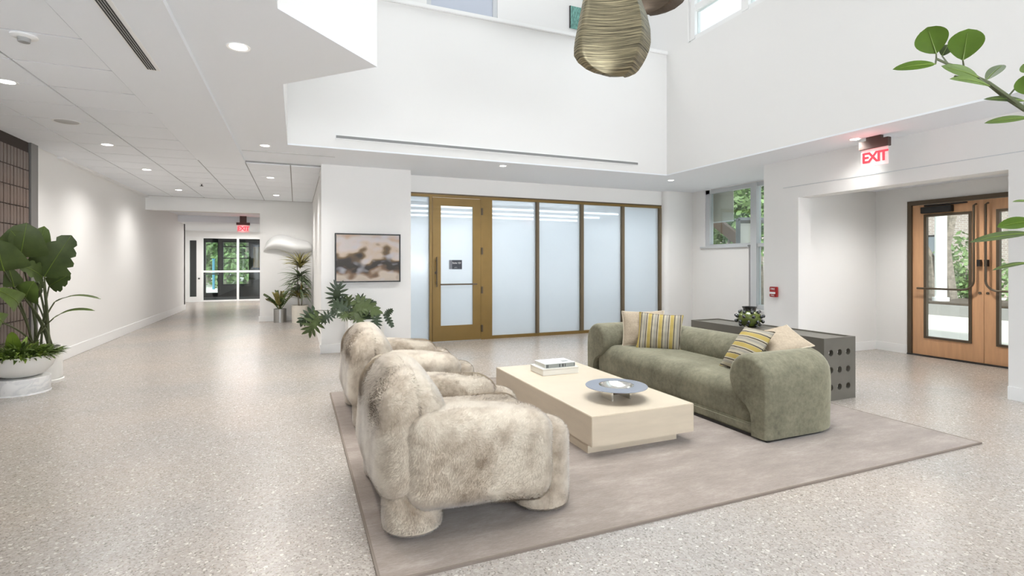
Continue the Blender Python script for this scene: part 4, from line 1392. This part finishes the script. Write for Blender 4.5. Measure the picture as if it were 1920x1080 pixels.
# tall bird of paradise in a white planter
pb = PZ(84, 720, 0)
pb = Vector((pb.x - .08, pb.y + .14, 0))
t = thing('bird_of_paradise', 'tall bird of paradise plant in a white planter by brown tiles', 'potted plant', pb)
bm = lathe(bmesh.new(), [(0, 0), (.18, 0), (.185, .015), (.185, .40), (.17, .40), (.165, .36), (0, .36)], pb, 40)
obj('planter', bm, 'pot', t, smooth=True)
obj('planter_foot', lathe(bmesh.new(), [(.19, 0), (.20, 0), (.20, .03), (.19, .04)], pb, 40), 'pot', t, smooth=True)
obj('soil', lathe(bmesh.new(), [(0, .355), (.164, .355), (.164, .36), (0, .365)], pb, 24), 'soil', t)
d0 = (pb.y * CS + pb.x * SN)
BL = [  # base px, tip px, width px, depth offset, droop, jag, material
    ((8, 508), (-4, 449), 84, -.10, .10, 0, 'leaf_dark'), ((38, 482), (50, 418), 76, .05, .12, 0, 'leaf_dark'), ((70, 478), (83, 424), 34, .18, .08, 0, 'leaf_mid'),
    ((83, 519), (134, 441), 66, -.05, .06, 3, 'leaf_dark'), ((92, 537), (132, 514), 40, .10, .05, 4, 'leaf_dark'), ((80, 524), (30, 494), 44, .0, .10, 3, 'leaf_dark'),
    ((34, 572), (-8, 541), 36, -.10, .12, 0, 'leaf_mid'), ((48, 562), (64, 527), 46, -.05, .10, 0, 'leaf_mid'), ((67, 563), (82, 528), 20, .08, .06, 4, 'leaf_dark'),
    ((26, 538), (16, 503), 30, .12, .04, 0, 'leaf_dark'), ((102, 567), (189, 561), 15, .05, .10, 0, 'leaf_dark'), ((100, 597), (178, 583), 20, -.10, .12, 0, 'leaf_mid'),
    ((55, 480), (20, 432), 50, .2, .1, 0, 'leaf_dark'), ((28, 656), (22, 622), 24, -.12, .05, 0, 'leaf_light'), ((5, 605), (-16, 590), 30, 0, .1, 0, 'leaf_mid')]
for (b0, t0, w_, dd, dr, jg, m) in BL:
    lim = lambda u_: .92 * (XL + .04) / _dir(u_)[0]
    d = min(d0 + dd, lim(b0[0]))
    b_, t_ = P(*b0, d), P(*t0, min(d + random.uniform(-.12, .12), lim(t0[0])))
    fc = (TC(b_) + Vector((random.uniform(-.25, .25), random.uniform(-.25, .25), random.uniform(.0, .35)))).normalized()
    if w_ <= 20:
        fc = Vector((.1, -.3, 1))
    obj('leaf', blade(bmesh.new(), b_, t_, w_ * d / FPX, fc, 'paddle', dr, .16, 14 if jg else 10, jg), m, t, smooth=True)
    ro = pb + Vector((random.uniform(-.09, .09), random.uniform(-.07, .07), .36))
    mid = ro * .45 + b_ * .55
    mid = Vector((ro.x * .75 + b_.x * .25, ro.y * .75 + b_.y * .25, mid.z))
    stem(t, [ro, mid, b_], .013, .007)
    mr = [b_ + (t_ - b_) * k / 5 + ((fc - (t_ - b_).normalized() * fc.dot((t_ - b_).normalized())).normalized() * (dr * 4 * (k / 5) * (1 - k / 5) * (t_ - b_).length + .003)) for k in range(6)]
    stem(t, mr, .005, .002, 'leaf_light', 'midrib')

# bowl of fern on a marble plinth
fb = PZ(18, 741, 0)
fb = Vector((fb.x + .05, fb.y + .10, 0))
t = thing('plinth', 'round white marble plinth under the fern bowl', 'plinth', fb)
obj('drum', lathe(bmesh.new(), [(0, 0), (.235, 0), (.24, .006), (.24, .16), (.234, .166), (0, .166)], fb, 48), 'marble', t, smooth=True)
obj('base_ring', lathe(bmesh.new(), [(.24, 0), (.244, 0), (.244, .012), (.24, .014)], fb, 48), 'marble', t, smooth=True)
fz0 = .166
t = thing('potted_fern', 'bushy green fern in a wide white bowl on the marble plinth', 'potted plant', fb + Vector((0, 0, fz0)))
obj('bowl', lathe(bmesh.new(), [(0, 0), (.11, 0), (.19, .03), (.255, .10), (.285, .19), (.285, .225), (.272, .225), (.265, .19), (0, .18)], fb + Vector((0, 0, fz0)), 48), 'pot', t, smooth=True)
obj('soil', lathe(bmesh.new(), [(0, .182), (.26, .19), (.26, .195), (0, .20)], fb + Vector((0, 0, fz0)), 24), 'soil', t)
for mm, cnt in (('leaf_mid', 420), ('leaf_light', 260), ('leaf_dark', 160)):
    bm = bmesh.new()
    for k in range(cnt):
        a = random.uniform(0, 2 * PI)
        rr = .27 * math.sqrt(random.random())
        o_ = fb + Vector((rr * math.cos(a), rr * math.sin(a), fz0 + .21 + random.uniform(-.01, .12) * (1 - rr / .3)))
        dv = Vector((math.cos(a) * (.3 + rr * 3), math.sin(a) * (.3 + rr * 3), random.uniform(-.35, .7))).normalized()
        ln = random.uniform(.07, .15)
        dv.x = max(dv.x, (XL + .07 - o_.x) / ln)
        blade(bm, o_, o_ + dv * ln, ln * .24, Vector((random.uniform(-.4, .4), random.uniform(-.4, .4), 1)), 'lance', .12, .2, 4)
    obj('foliage', bm, mm, t, smooth=True, kind='stuff')

# philodendron in a white planter below the painting
pp = Vector((.93, 7.88, 0))
t = thing('potted_philodendron', 'split-leaf philodendron in a white planter below the painting', 'potted plant', pp)
bm = bmesh.new()
def sq(h_, z):
    return [bm.verts.new(pp + Vector((sx_ * h_, sy_ * h_, z))) for sx_, sy_ in ((-1, -1), (1, -1), (1, 1), (-1, 1))]
rs_ = [sq(.17, 0), sq(.17, .16), sq(.25, .20), sq(.25, .545), sq(.23, .545), sq(.23, .50)]
bm.faces.new(rs_[0][::-1])
for a, b in zip(rs_, rs_[1:]):
    for k in range(4):
        bm.faces.new([a[k], a[(k + 1) % 4], b[(k + 1) % 4], b[k]])
bm.faces.new(rs_[-1])
obj('planter', bm, 'pot', t)
obj('soil', box(pp.x - .22, pp.x + .22, pp.y - .22, pp.y + .22, .502, .508), 'soil', t)
dp = pp.x * SN + pp.y * CS
c6 = lambda a, b: (550 + a / 6.75, 520 + b / 6.75)
PL = [((540, 300), (565, 92), 270, -.05), ((325, 490), (185, 705), 270, -.25), ((270, 420), (80, 585), 190, -.15), ((485, 475), (330, 545), 170, -.2),
      ((790, 290), (1095, 480), 230, -.15), ((1050, 490), (1050, 672), 150, -.2), ((720, 440), (500, 330), 220, -.1), ((770, 440), (860, 570), 180, -.25),
      ((800, 330), (1060, 335), 130, 0), ((1165, 470), (1262, 640), 90, -.1), ((690, 430), (700, 250), 200, .0), ((640, 440), (490, 430), 170, -.18),
      ((820, 420), (960, 540), 200, -.1), ((700, 470), (620, 520), 150, -.2), ((850, 380), (850, 240), 190, .05), ((1170, 470), (1260, 410), 90, -.1),
      ((760, 420), (930, 400), 200, -.2), ((660, 400), (600, 260), 200, .05)]
for i, (b0, t0, w_, dd) in enumerate(PL):
    d = dp + dd
    b_, t_ = P(*c6(*b0), d), P(*c6(*t0), d - random.uniform(-.05, .1))
    fc = (TC(b_) + Vector((random.uniform(-.3, .3), random.uniform(-.2, .2), random.uniform(.1, .6)))).normalized()
    obj('leaf', lobed(bmesh.new(), b_, t_, w_ / 6.75 * d / FPX, fc, .08), ['leaf_deep', 'leaf_dark', 'leaf_deep'][i % 3], t, smooth=True)
    ro = pp + Vector((random.uniform(-.07, .07), random.uniform(-.07, .07), .5))
    stem(t, [ro, (ro + b_) / 2 + Vector((0, 0, .10)), b_], .007, .004)

# corridor plants
zp = PZ(525, 604, 0)
t = thing('potted_zz_plant', 'short leafy plant in a brushed steel cylinder pot in the corridor', 'potted plant', zp)
obj('pot', lathe(bmesh.new(), [(0, 0), (.135, 0), (.135, .31), (.125, .31), (.125, .28), (0, .28)], zp, 32), 'steel', t, smooth=True)
obj('soil', lathe(bmesh.new(), [(0, .28), (.124, .28), (.124, .285), (0, .287)], zp, 16), 'soil', t)
for k in range(11):
    a = random.uniform(0, 2 * PI)
    lean = random.uniform(.05, .42)
    b_ = zp + Vector((0, 0, .27))
    t_ = b_ + Vector((math.cos(a) * lean, math.sin(a) * lean * .6, random.uniform(.22, .44)))
    bm = tube(bmesh.new(), [b_, (b_ + t_) / 2 + Vector((0, 0, .05)), t_], [.01, .008, .004], 5)
    for j in range(12):
        s = .25 + .75 * j / 11
        o_ = b_ + (t_ - b_) * s + Vector((0, 0, .10 * s * (1 - s) * 2))
        for sg_ in (-1, 1):
            dv = Vector((-math.sin(a) * sg_, math.cos(a) * sg_, .7)).normalized()
            blade(bm, o_, o_ + dv * .085, .04, Vector((random.uniform(-.4, .4), -.8, .6)), 'lance', .1, .1, 3)
    obj('frond', bm, ['leaf_mid', 'leaf_yellow', 'leaf_dark'][k % 3], t, smooth=True)
dp_ = Vector((.08, 12.75, 0))
t = thing('potted_dracaena', 'tall dracaena with yellow-tipped crown in a pale stone pot', 'potted plant', dp_)
obj('pot', lathe(bmesh.new(), [(0, 0), (.17, 0), (.18, .40), (.165, .40), (.16, .37), (0, .37)], dp_, 32), 'stone_pot', t, smooth=True)
obj('soil', lathe(bmesh.new(), [(0, .37), (.16, .37), (.16, .375), (0, .378)], dp_, 16), 'soil', t)
for q_, hh in (((-.03, 0), 1.30), ((.03, .02), .95), ((-.02, -.03), .62)):
    stem(t, [dp_ + Vector((q_[0], q_[1], .36)), dp_ + Vector((q_[0] * 2, q_[1], hh))], .016, .012, 'bark')
for zc, ln, cnt, m, lo, hi in ((1.30, .50, 60, 'leaf_yellow', -.15, .95), (1.05, .46, 70, 'leaf_grey', -.75, .45), (.82, .42, 50, 'leaf_grey', -.8, .4), (.62, .40, 46, 'leaf_yellow', -.25, .9)):
    bm = bmesh.new()
    for k in range(cnt):
        a = random.uniform(0, 2 * PI)
        dv = Vector((math.cos(a), math.sin(a) * .8, random.uniform(lo, hi))).normalized()
        o_ = dp_ + Vector((0, 0, zc + random.uniform(-.08, .05)))
        l2 = ln * random.uniform(.7, 1.1)
        tp_ = o_ + dv * l2
        tp_.x = min(tp_.x, .33)
        tp_.y = min(tp_.y, 12.95)
        blade(bm, o_, tp_, .042, Vector((random.uniform(-.3, .3), random.uniform(-.5, 0), 1)), 'strap', .10, .2, 5)
    obj('leaf_crown', bm, m, t, smooth=True, kind='stuff')

# broad-leaved branch plant standing close by the camera
fp = Vector((2.75, .62, 0))
t = thing('rubber_fig', 'round-leaved fig tree reaching in beside the entrance opening', 'potted plant', fp)
obj('pot', lathe(bmesh.new(), [(0, 0), (.17, 0), (.21, .38), (.195, .38), (.19, .34), (0, .34)], fp, 36), 'pot', t, smooth=True)
obj('soil', lathe(bmesh.new(), [(0, .34), (.19, .34), (.19, .345), (0, .35)], fp, 20), 'soil', t)
DF = 1.70
e8 = lambda a, b: (1600 + a / 3.375, b / 3.375)
e7 = lambda a, b: (1800 + a / 2.16, 60 + b / 2.16)
tr_top = fp + Vector((-.02, .03, 1.62))
tr_mid = fp + Vector((-.03, .02, 1.15))
stem(t, [fp + Vector((0, 0, .33)), fp + Vector((.02, .01, .8)), tr_mid, fp + Vector((-.05, .03, 1.4)), tr_top], .016, .009, 'bark', 'trunk')
br = [P(*e8(525, 372), DF), P(*e8(600, 405), DF), P(*e8(700, 432), DF), P(*e8(790, 492), DF), P(*e8(855, 522), DF), P(*e8(980, 610), DF - .02), P(*e8(1085, 690), DF - .04), P(1990, 250, DF - .1), tr_top]
stem(t, br, .0035, .007, 'stem', 'branch')
stem(t, [P(*e8(640, 482), DF), P(*e8(760, 500), DF), P(*e8(860, 540), DF), P(*e8(960, 620), DF), P(*e8(1085, 700), DF - .05)], .003, .005, 'stem', 'branch')
stem(t, [P(1930, 436, DF), P(1985, 445, DF - .05), P(2060, 450, DF - .1), tr_mid + Vector((0, 0, .15))], .004, .007, 'stem', 'branch')
stem(t, [P(1930, 494, DF), P(1990, 480, DF - .05), P(2060, 470, DF - .1), tr_mid + Vector((0, 0, .1))], .003, .006, 'stem', 'branch')
FL = [(e8(525, 340), e8(468, 172), 172, 0, 'round', 'leaf_fig'), (e8(693, 382), e8(728, 182), 180, -.02, 'round', 'leaf_fig'), (e8(562, 355), e8(600, 282), 70, .05, 'round', 'leaf_dark'),
      (e8(520, 405), e8(248, 440), 66, -.03, 'oval', 'leaf_fig'), (e8(790, 490), e8(556, 418), 70, -.02, 'oval', 'leaf_mid'), (e8(858, 545), e8(608, 500), 62, -.05, 'oval', 'leaf_mid'),
      (e8(840, 508), e8(952, 410), 76, .03, 'oval', 'leaf_dark'), (e8(1085, 640), e8(824, 628), 44, 0, 'oval', 'leaf_dark'), (e8(1110, 745), e8(828, 780), 50, -.05, 'oval', 'leaf_mid'),
      (e8(1110, 600), e8(1075, 480), 110, -.05, 'round', 'leaf_fig'), (e8(1110, 460), e8(1075, 405), 60, 0, 'round', 'leaf_mid'),
      (e7(300, 695), e7(212, 688), 20, 0, 'oval', 'leaf_mid'), (e7(300, 765), e7(150, 790), 58, -.02, 'oval', 'leaf_fig'), (e7(290, 815), e7(40, 852), 40, -.05, 'oval', 'leaf_dark'),
      (e7(280, 935), e7(130, 966), 22, 0, 'oval', 'leaf_dark')]
for i, (b0, t0, w_, dd, sh, m) in enumerate(FL):
    d = DF + dd
    b_, t_ = P(*b0, d), P(*t0, d + (.0 if sh == 'round' else random.uniform(-.05, .05)))
    fc = TC(b_) + (Vector((0, 0, .1)) if sh == 'round' else Vector((.1, .1, .45)))
    sc_ = 3.375 if i < 11 else 2.16
    obj('leaf', blade(bmesh.new(), b_, t_, w_ / sc_ * d / FPX, fc, sh, .05, .12, 12), m, t, smooth=True)
    lv = (t_ - b_)
    nn_ = (fc - lv.normalized() * fc.dot(lv.normalized())).normalized()
    stem(t, [b_ + lv * (k / 6) + nn_ * (.05 * 4 * (k / 6) * (1 - k / 6) * lv.length + .0012) for k in range(6)], .0016, .0006, 'leaf_light', 'midrib')
    jo = min(br, key=lambda p_: (p_ - b_).length)
    if (jo - b_).length > .012:
        stem(t, [b_, (b_ + jo) / 2, jo], .0022, .0028, 'stem', 'petiole')

# ---------------------------------------------------------------- outdoors
bm = box(8.6, 60, -30, 60, -.2, -.02)
bx(bm, -40, 8.6, YV + .2, 60, -.2, -.02)
struct('ground', bm, 'plaza', 'pale sunlit concrete plaza outside the entrance doors', 'ground')
bw = thing('brick_building', 'pale brick building across the plaza', 'building', (26, 10, 0))
obj('wall', box(26, 26.4, -6, 30, 0, 9), 'brick', bw)
for yy in (3.5, 8.5, 13.5):
    f = obj('window_frame', box(25.92, 26.0, yy, yy + 1.8, 1.0, 2.6), 'black', bw)
    obj('pane', box(25.90, 25.92, yy + .08, yy + 1.72, 1.08, 2.52), 'car', f)
pl = PZ(1770, 590, 0)
t = thing('planter_bed', 'low concrete planter bed around the plaza trees', 'planter', (pl.x + 1.2, pl.y, 0))
obj('kerb', box(pl.x - .1, pl.x + 2.6, pl.y - 2.2, pl.y + 2.2, -.02, .26), 'curb', t)
obj('mulch', box(pl.x + .05, pl.x + 2.45, pl.y - 2.05, pl.y + 2.05, .26, .32), 'mulch', t)
t = thing('paving_band', 'red brick paving band across the plaza', 'paving', (19, 8, 0))
obj('band', box(18.4, 19.6, -10, 30, -.02, .02), 'red_brick', t)
cp = P(1764, 560, 14.2)
t = thing('canopy_column', 'white round column outside the entrance doors', 'column', (cp.x, cp.y, 0))
obj('shaft', tube(bmesh.new(), [(cp.x, cp.y, .32), (cp.x, cp.y, 4.6)], .135, 20), 'trim', t, smooth=True)
obj('column_base', tube(bmesh.new(), [(cp.x, cp.y, .32), (cp.x, cp.y, .42)], .19, 20), 'trim', t, smooth=True)
def crown(t, c, rad, cnt, size, m='tree_leaf'):
    bm = bmesh.new()
    rad = Vector(rad)
    cl = [Vector((random.gauss(0, .5), random.gauss(0, .5), random.gauss(0, .5))) for _ in range(14)]
    for k in range(cnt):
        b = random.choice(cl) + Vector((random.gauss(0, .22), random.gauss(0, .22), random.gauss(0, .22)))
        o_ = Vector(c) + Vector((b.x * rad.x, b.y * rad.y, b.z * rad.z))
        dv = Vector((random.uniform(-1, 1), random.uniform(-1, 1), random.uniform(-1, .6))).normalized() * size * random.uniform(.6, 1.3)
        sd = dv.cross(Vector((random.uniform(-1, 1), random.uniform(-1, 1), random.uniform(-1, 1)))).normalized() * size * .3
        q = [bm.verts.new(p_) for p_ in (o_, o_ + dv * .5 + sd, o_ + dv, o_ + dv * .5 - sd)]
        bm.faces.new(q)
    obj('crown', bm, m, t, kind='stuff')
def tree(label, pts, r0, r1, cr, rad, cnt, size):
    t = thing('tree', label, 'tree', pts[0])
    stem(t, pts, r0, r1, 'bark', 'trunk')
    crown(t, cr, rad, cnt, size)
b_ = P(1781, 572, 15.0)
b_.z = .32
tree('thick straight tree trunk standing behind the plaza column', [b_, b_ + Vector((-.1, .1, 1.5)), b_ + Vector((.05, -.2, 3.6)), b_ + Vector((.2, -.3, 5.5))], .20, .13, b_ + Vector((.2, -.8, 6.9)), (1.0, 1.0, .8), 1500, .3)
b2 = P(1749, 572, 15.4)
b2.z = .32
tree('slender leaning tree trunk beside the plaza column', [b2, b2 + Vector((0, .05, 1.2)), b2 + Vector((-.3, .35, 2.1)), b2 + Vector((-.7, .8, 3.8))], .13, .08, b2 + Vector((-.8, 1.6, 5.0)), (.7, .7, .6), 1000, .26)
def bush(c, rad, cnt, size, label, m='tree_leaf'):
    t = thing('shrub', label, 'shrub', c)
    stem(t, [c, Vector(c) + Vector((0, 0, rad[2]))], .06, .03, 'bark')
    crown(t, Vector(c) + Vector((0, 0, rad[2] * .9)), rad, cnt, size, m)
bq = P(1812, 550, 19.5)
bush(Vector((bq.x, bq.y, 0)), (1.1, 1.3, 1.1), 1500, .22, 'leafy shrub seen through the near oak door glass')
cq = P(1808, 555, 23.2)
t = thing('parked_car', 'grey parked car beyond the plaza shrub', 'car', (cq.x, cq.y, 0))
bm = bmesh.new()
prof_c = [(-2.1, .3), (-2.1, .75), (-1.9, .9), (-1.2, .95), (-.7, 1.4), (.8, 1.42), (1.4, 1.0), (2.0, .9), (2.15, .7), (2.15, .3)]
va = [bm.verts.new((cq.x - .85, cq.y + y_, z_)) for y_, z_ in prof_c]
vb = [bm.verts.new((cq.x + .85, cq.y + y_, z_)) for y_, z_ in prof_c]
bm.faces.new(va)
bm.faces.new(vb[::-1])
for k in range(len(prof_c)):
    j = (k + 1) % len(prof_c)
    bm.faces.new([va[k], va[j], vb[j], vb[k]])
obj('body', bm, 'car', t, bevel=.05)
obj('side_window', box(cq.x - .87, cq.x - .85, cq.y - .95, cq.y + .95, 1.0, 1.32), 'black', t)
for yy in (-1.35, 1.35):
    obj('wheel', tube(bmesh.new(), [(cq.x - .88, cq.y + yy, .31), (cq.x - .6, cq.y + yy, .31)], .33, 20), 'black', t, smooth=True)

# garden seen through the grey window
wq = P(1365, 420, 16)
for k, (u, d, h_) in enumerate(((1335, 17.5, 2.6), (1372, 16, 2.4), (1425, 17, 3.0))):
    q = P(u, 450, d)
    q.z = 0
    tr = ['bright green tree close by the pillar side of the grey window', 'bright green tree in the middle of the grey window', 'bright green tree behind the narrow pane of the grey window'][k]
    tree(tr, [q, q + Vector((.05, 0, h_ * .5)), q + Vector((0, .1, h_))], .12, .07, q + Vector((0, 0, h_)), (1.5, 1.5, 1.5), 2600, .22)
a_, b_ = P(1326, 402, 12.6), P(1380, 446, 13.0)
t = thing('timber_brace', 'brown timber brace slanting outside the grey window', 'beam', (a_.x, a_.y, a_.z))
dv = (b_ - a_)
obj('beam', tube(bmesh.new(), [a_ - dv * .15, b_ + dv * .6], .16, 4), 'beam', t)
obj('post', tube(bmesh.new(), [(b_.x + dv.x * .6, b_.y + dv.y * .6, 0), b_ + dv * .6], .1, 4), 'beam', t)
ba, bb = YonX(1336, XW + .25), YonX(1376, XW + .25)
t = thing('roller_blind', 'cream roller blind hanging behind the grey window glass', 'blind', (XW + .25, (ba + bb) / 2, 2.83))
obj('cloth', box(XW + .24, XW + .246, bb, ba, 2.19, 2.80), 'blind', t)
obj('roller', tube(bmesh.new(), [(XW + .25, bb, 2.82), (XW + .25, ba, 2.82)], .03, 12), 'trim', t, smooth=True)
obj('hem_bar', box(XW + .235, XW + .25, bb, ba, 2.18, 2.205), 'trim', t)
q0, q1 = P(1384, 500, 10.4), P(1408, 500, 10.4)
t = thing('sliding_screen', 'grey framed white screen panel outside the grey window', 'screen', ((q0.x + q1.x) / 2, (q0.y + q1.y) / 2, 0))
tube_pts = [Vector((q0.x, q0.y, 0)), Vector((q0.x, q0.y, 2.25))]
obj('post', tube(bmesh.new(), tube_pts, .06, 4), 'steel_trim', t)
obj('head', tube(bmesh.new(), [Vector((q0.x, q0.y, 2.22)), Vector((q1.x + .3, q1.y - .13, 2.22))], .06, 4), 'steel_trim', t)
dx = (q1 - q0) * 1.6
bm = bmesh.new()
v4 = [q0 + Vector((.05, 0, 0)), q0 + dx, q0 + dx, q0 + Vector((.05, 0, 0))]
zz4 = [0, 0, 2.16, 2.16]
f1 = [bm.verts.new((p_.x, p_.y, z_)) for p_, z_ in zip(v4, zz4)]
f2 = [bm.verts.new((p_.x + .015, p_.y + .03, z_)) for p_, z_ in zip(v4, zz4)]
bm.faces.new(f1)
bm.faces.new(f2[::-1])
for k in range(4):
    bm.faces.new([f1[k], f1[(k + 1) % 4], f2[(k + 1) % 4], f2[k]])
obj('panel', bm, 'white_lacquer', t)
# trees past the corridor end
for k, (u, d, h_) in enumerate(((390, 36, 4.0), (425, 33, 2.6), (462, 31, 3.2), (405, 42, 5.5), (445, 40, 4.5))):
    q = P(u, 480, d)
    q.z = 0
    lab = ['leafy tree framed in the black exit door', 'low spreading tree in the dark window past the corridor', 'leafy tree at the ochre board side of the dark window', 'tall pale tree deepest behind the exit door', 'tall tree deepest behind the dark window'][k]
    tree(lab, [q, q + Vector((.1, 0, h_ * .5)), q + Vector((0, .1, h_))], .2, .1, q + Vector((0, 0, h_)), (3.0, 2.2, 2.6), 3200, .34)
q = P(400.5, 520, 27)
t = thing('bollard', 'cyan post standing outside the far exit door', 'post', (q.x, q.y, 0))
obj('shaft', tube(bmesh.new(), [(q.x, q.y, 0), (q.x, q.y, 1.55)], .06, 12), 'cyan', t, smooth=True)
obj('cap', tube(bmesh.new(), [(q.x, q.y, 1.55), (q.x, q.y, 1.6)], .08, 12), 'cyan', t, smooth=True)
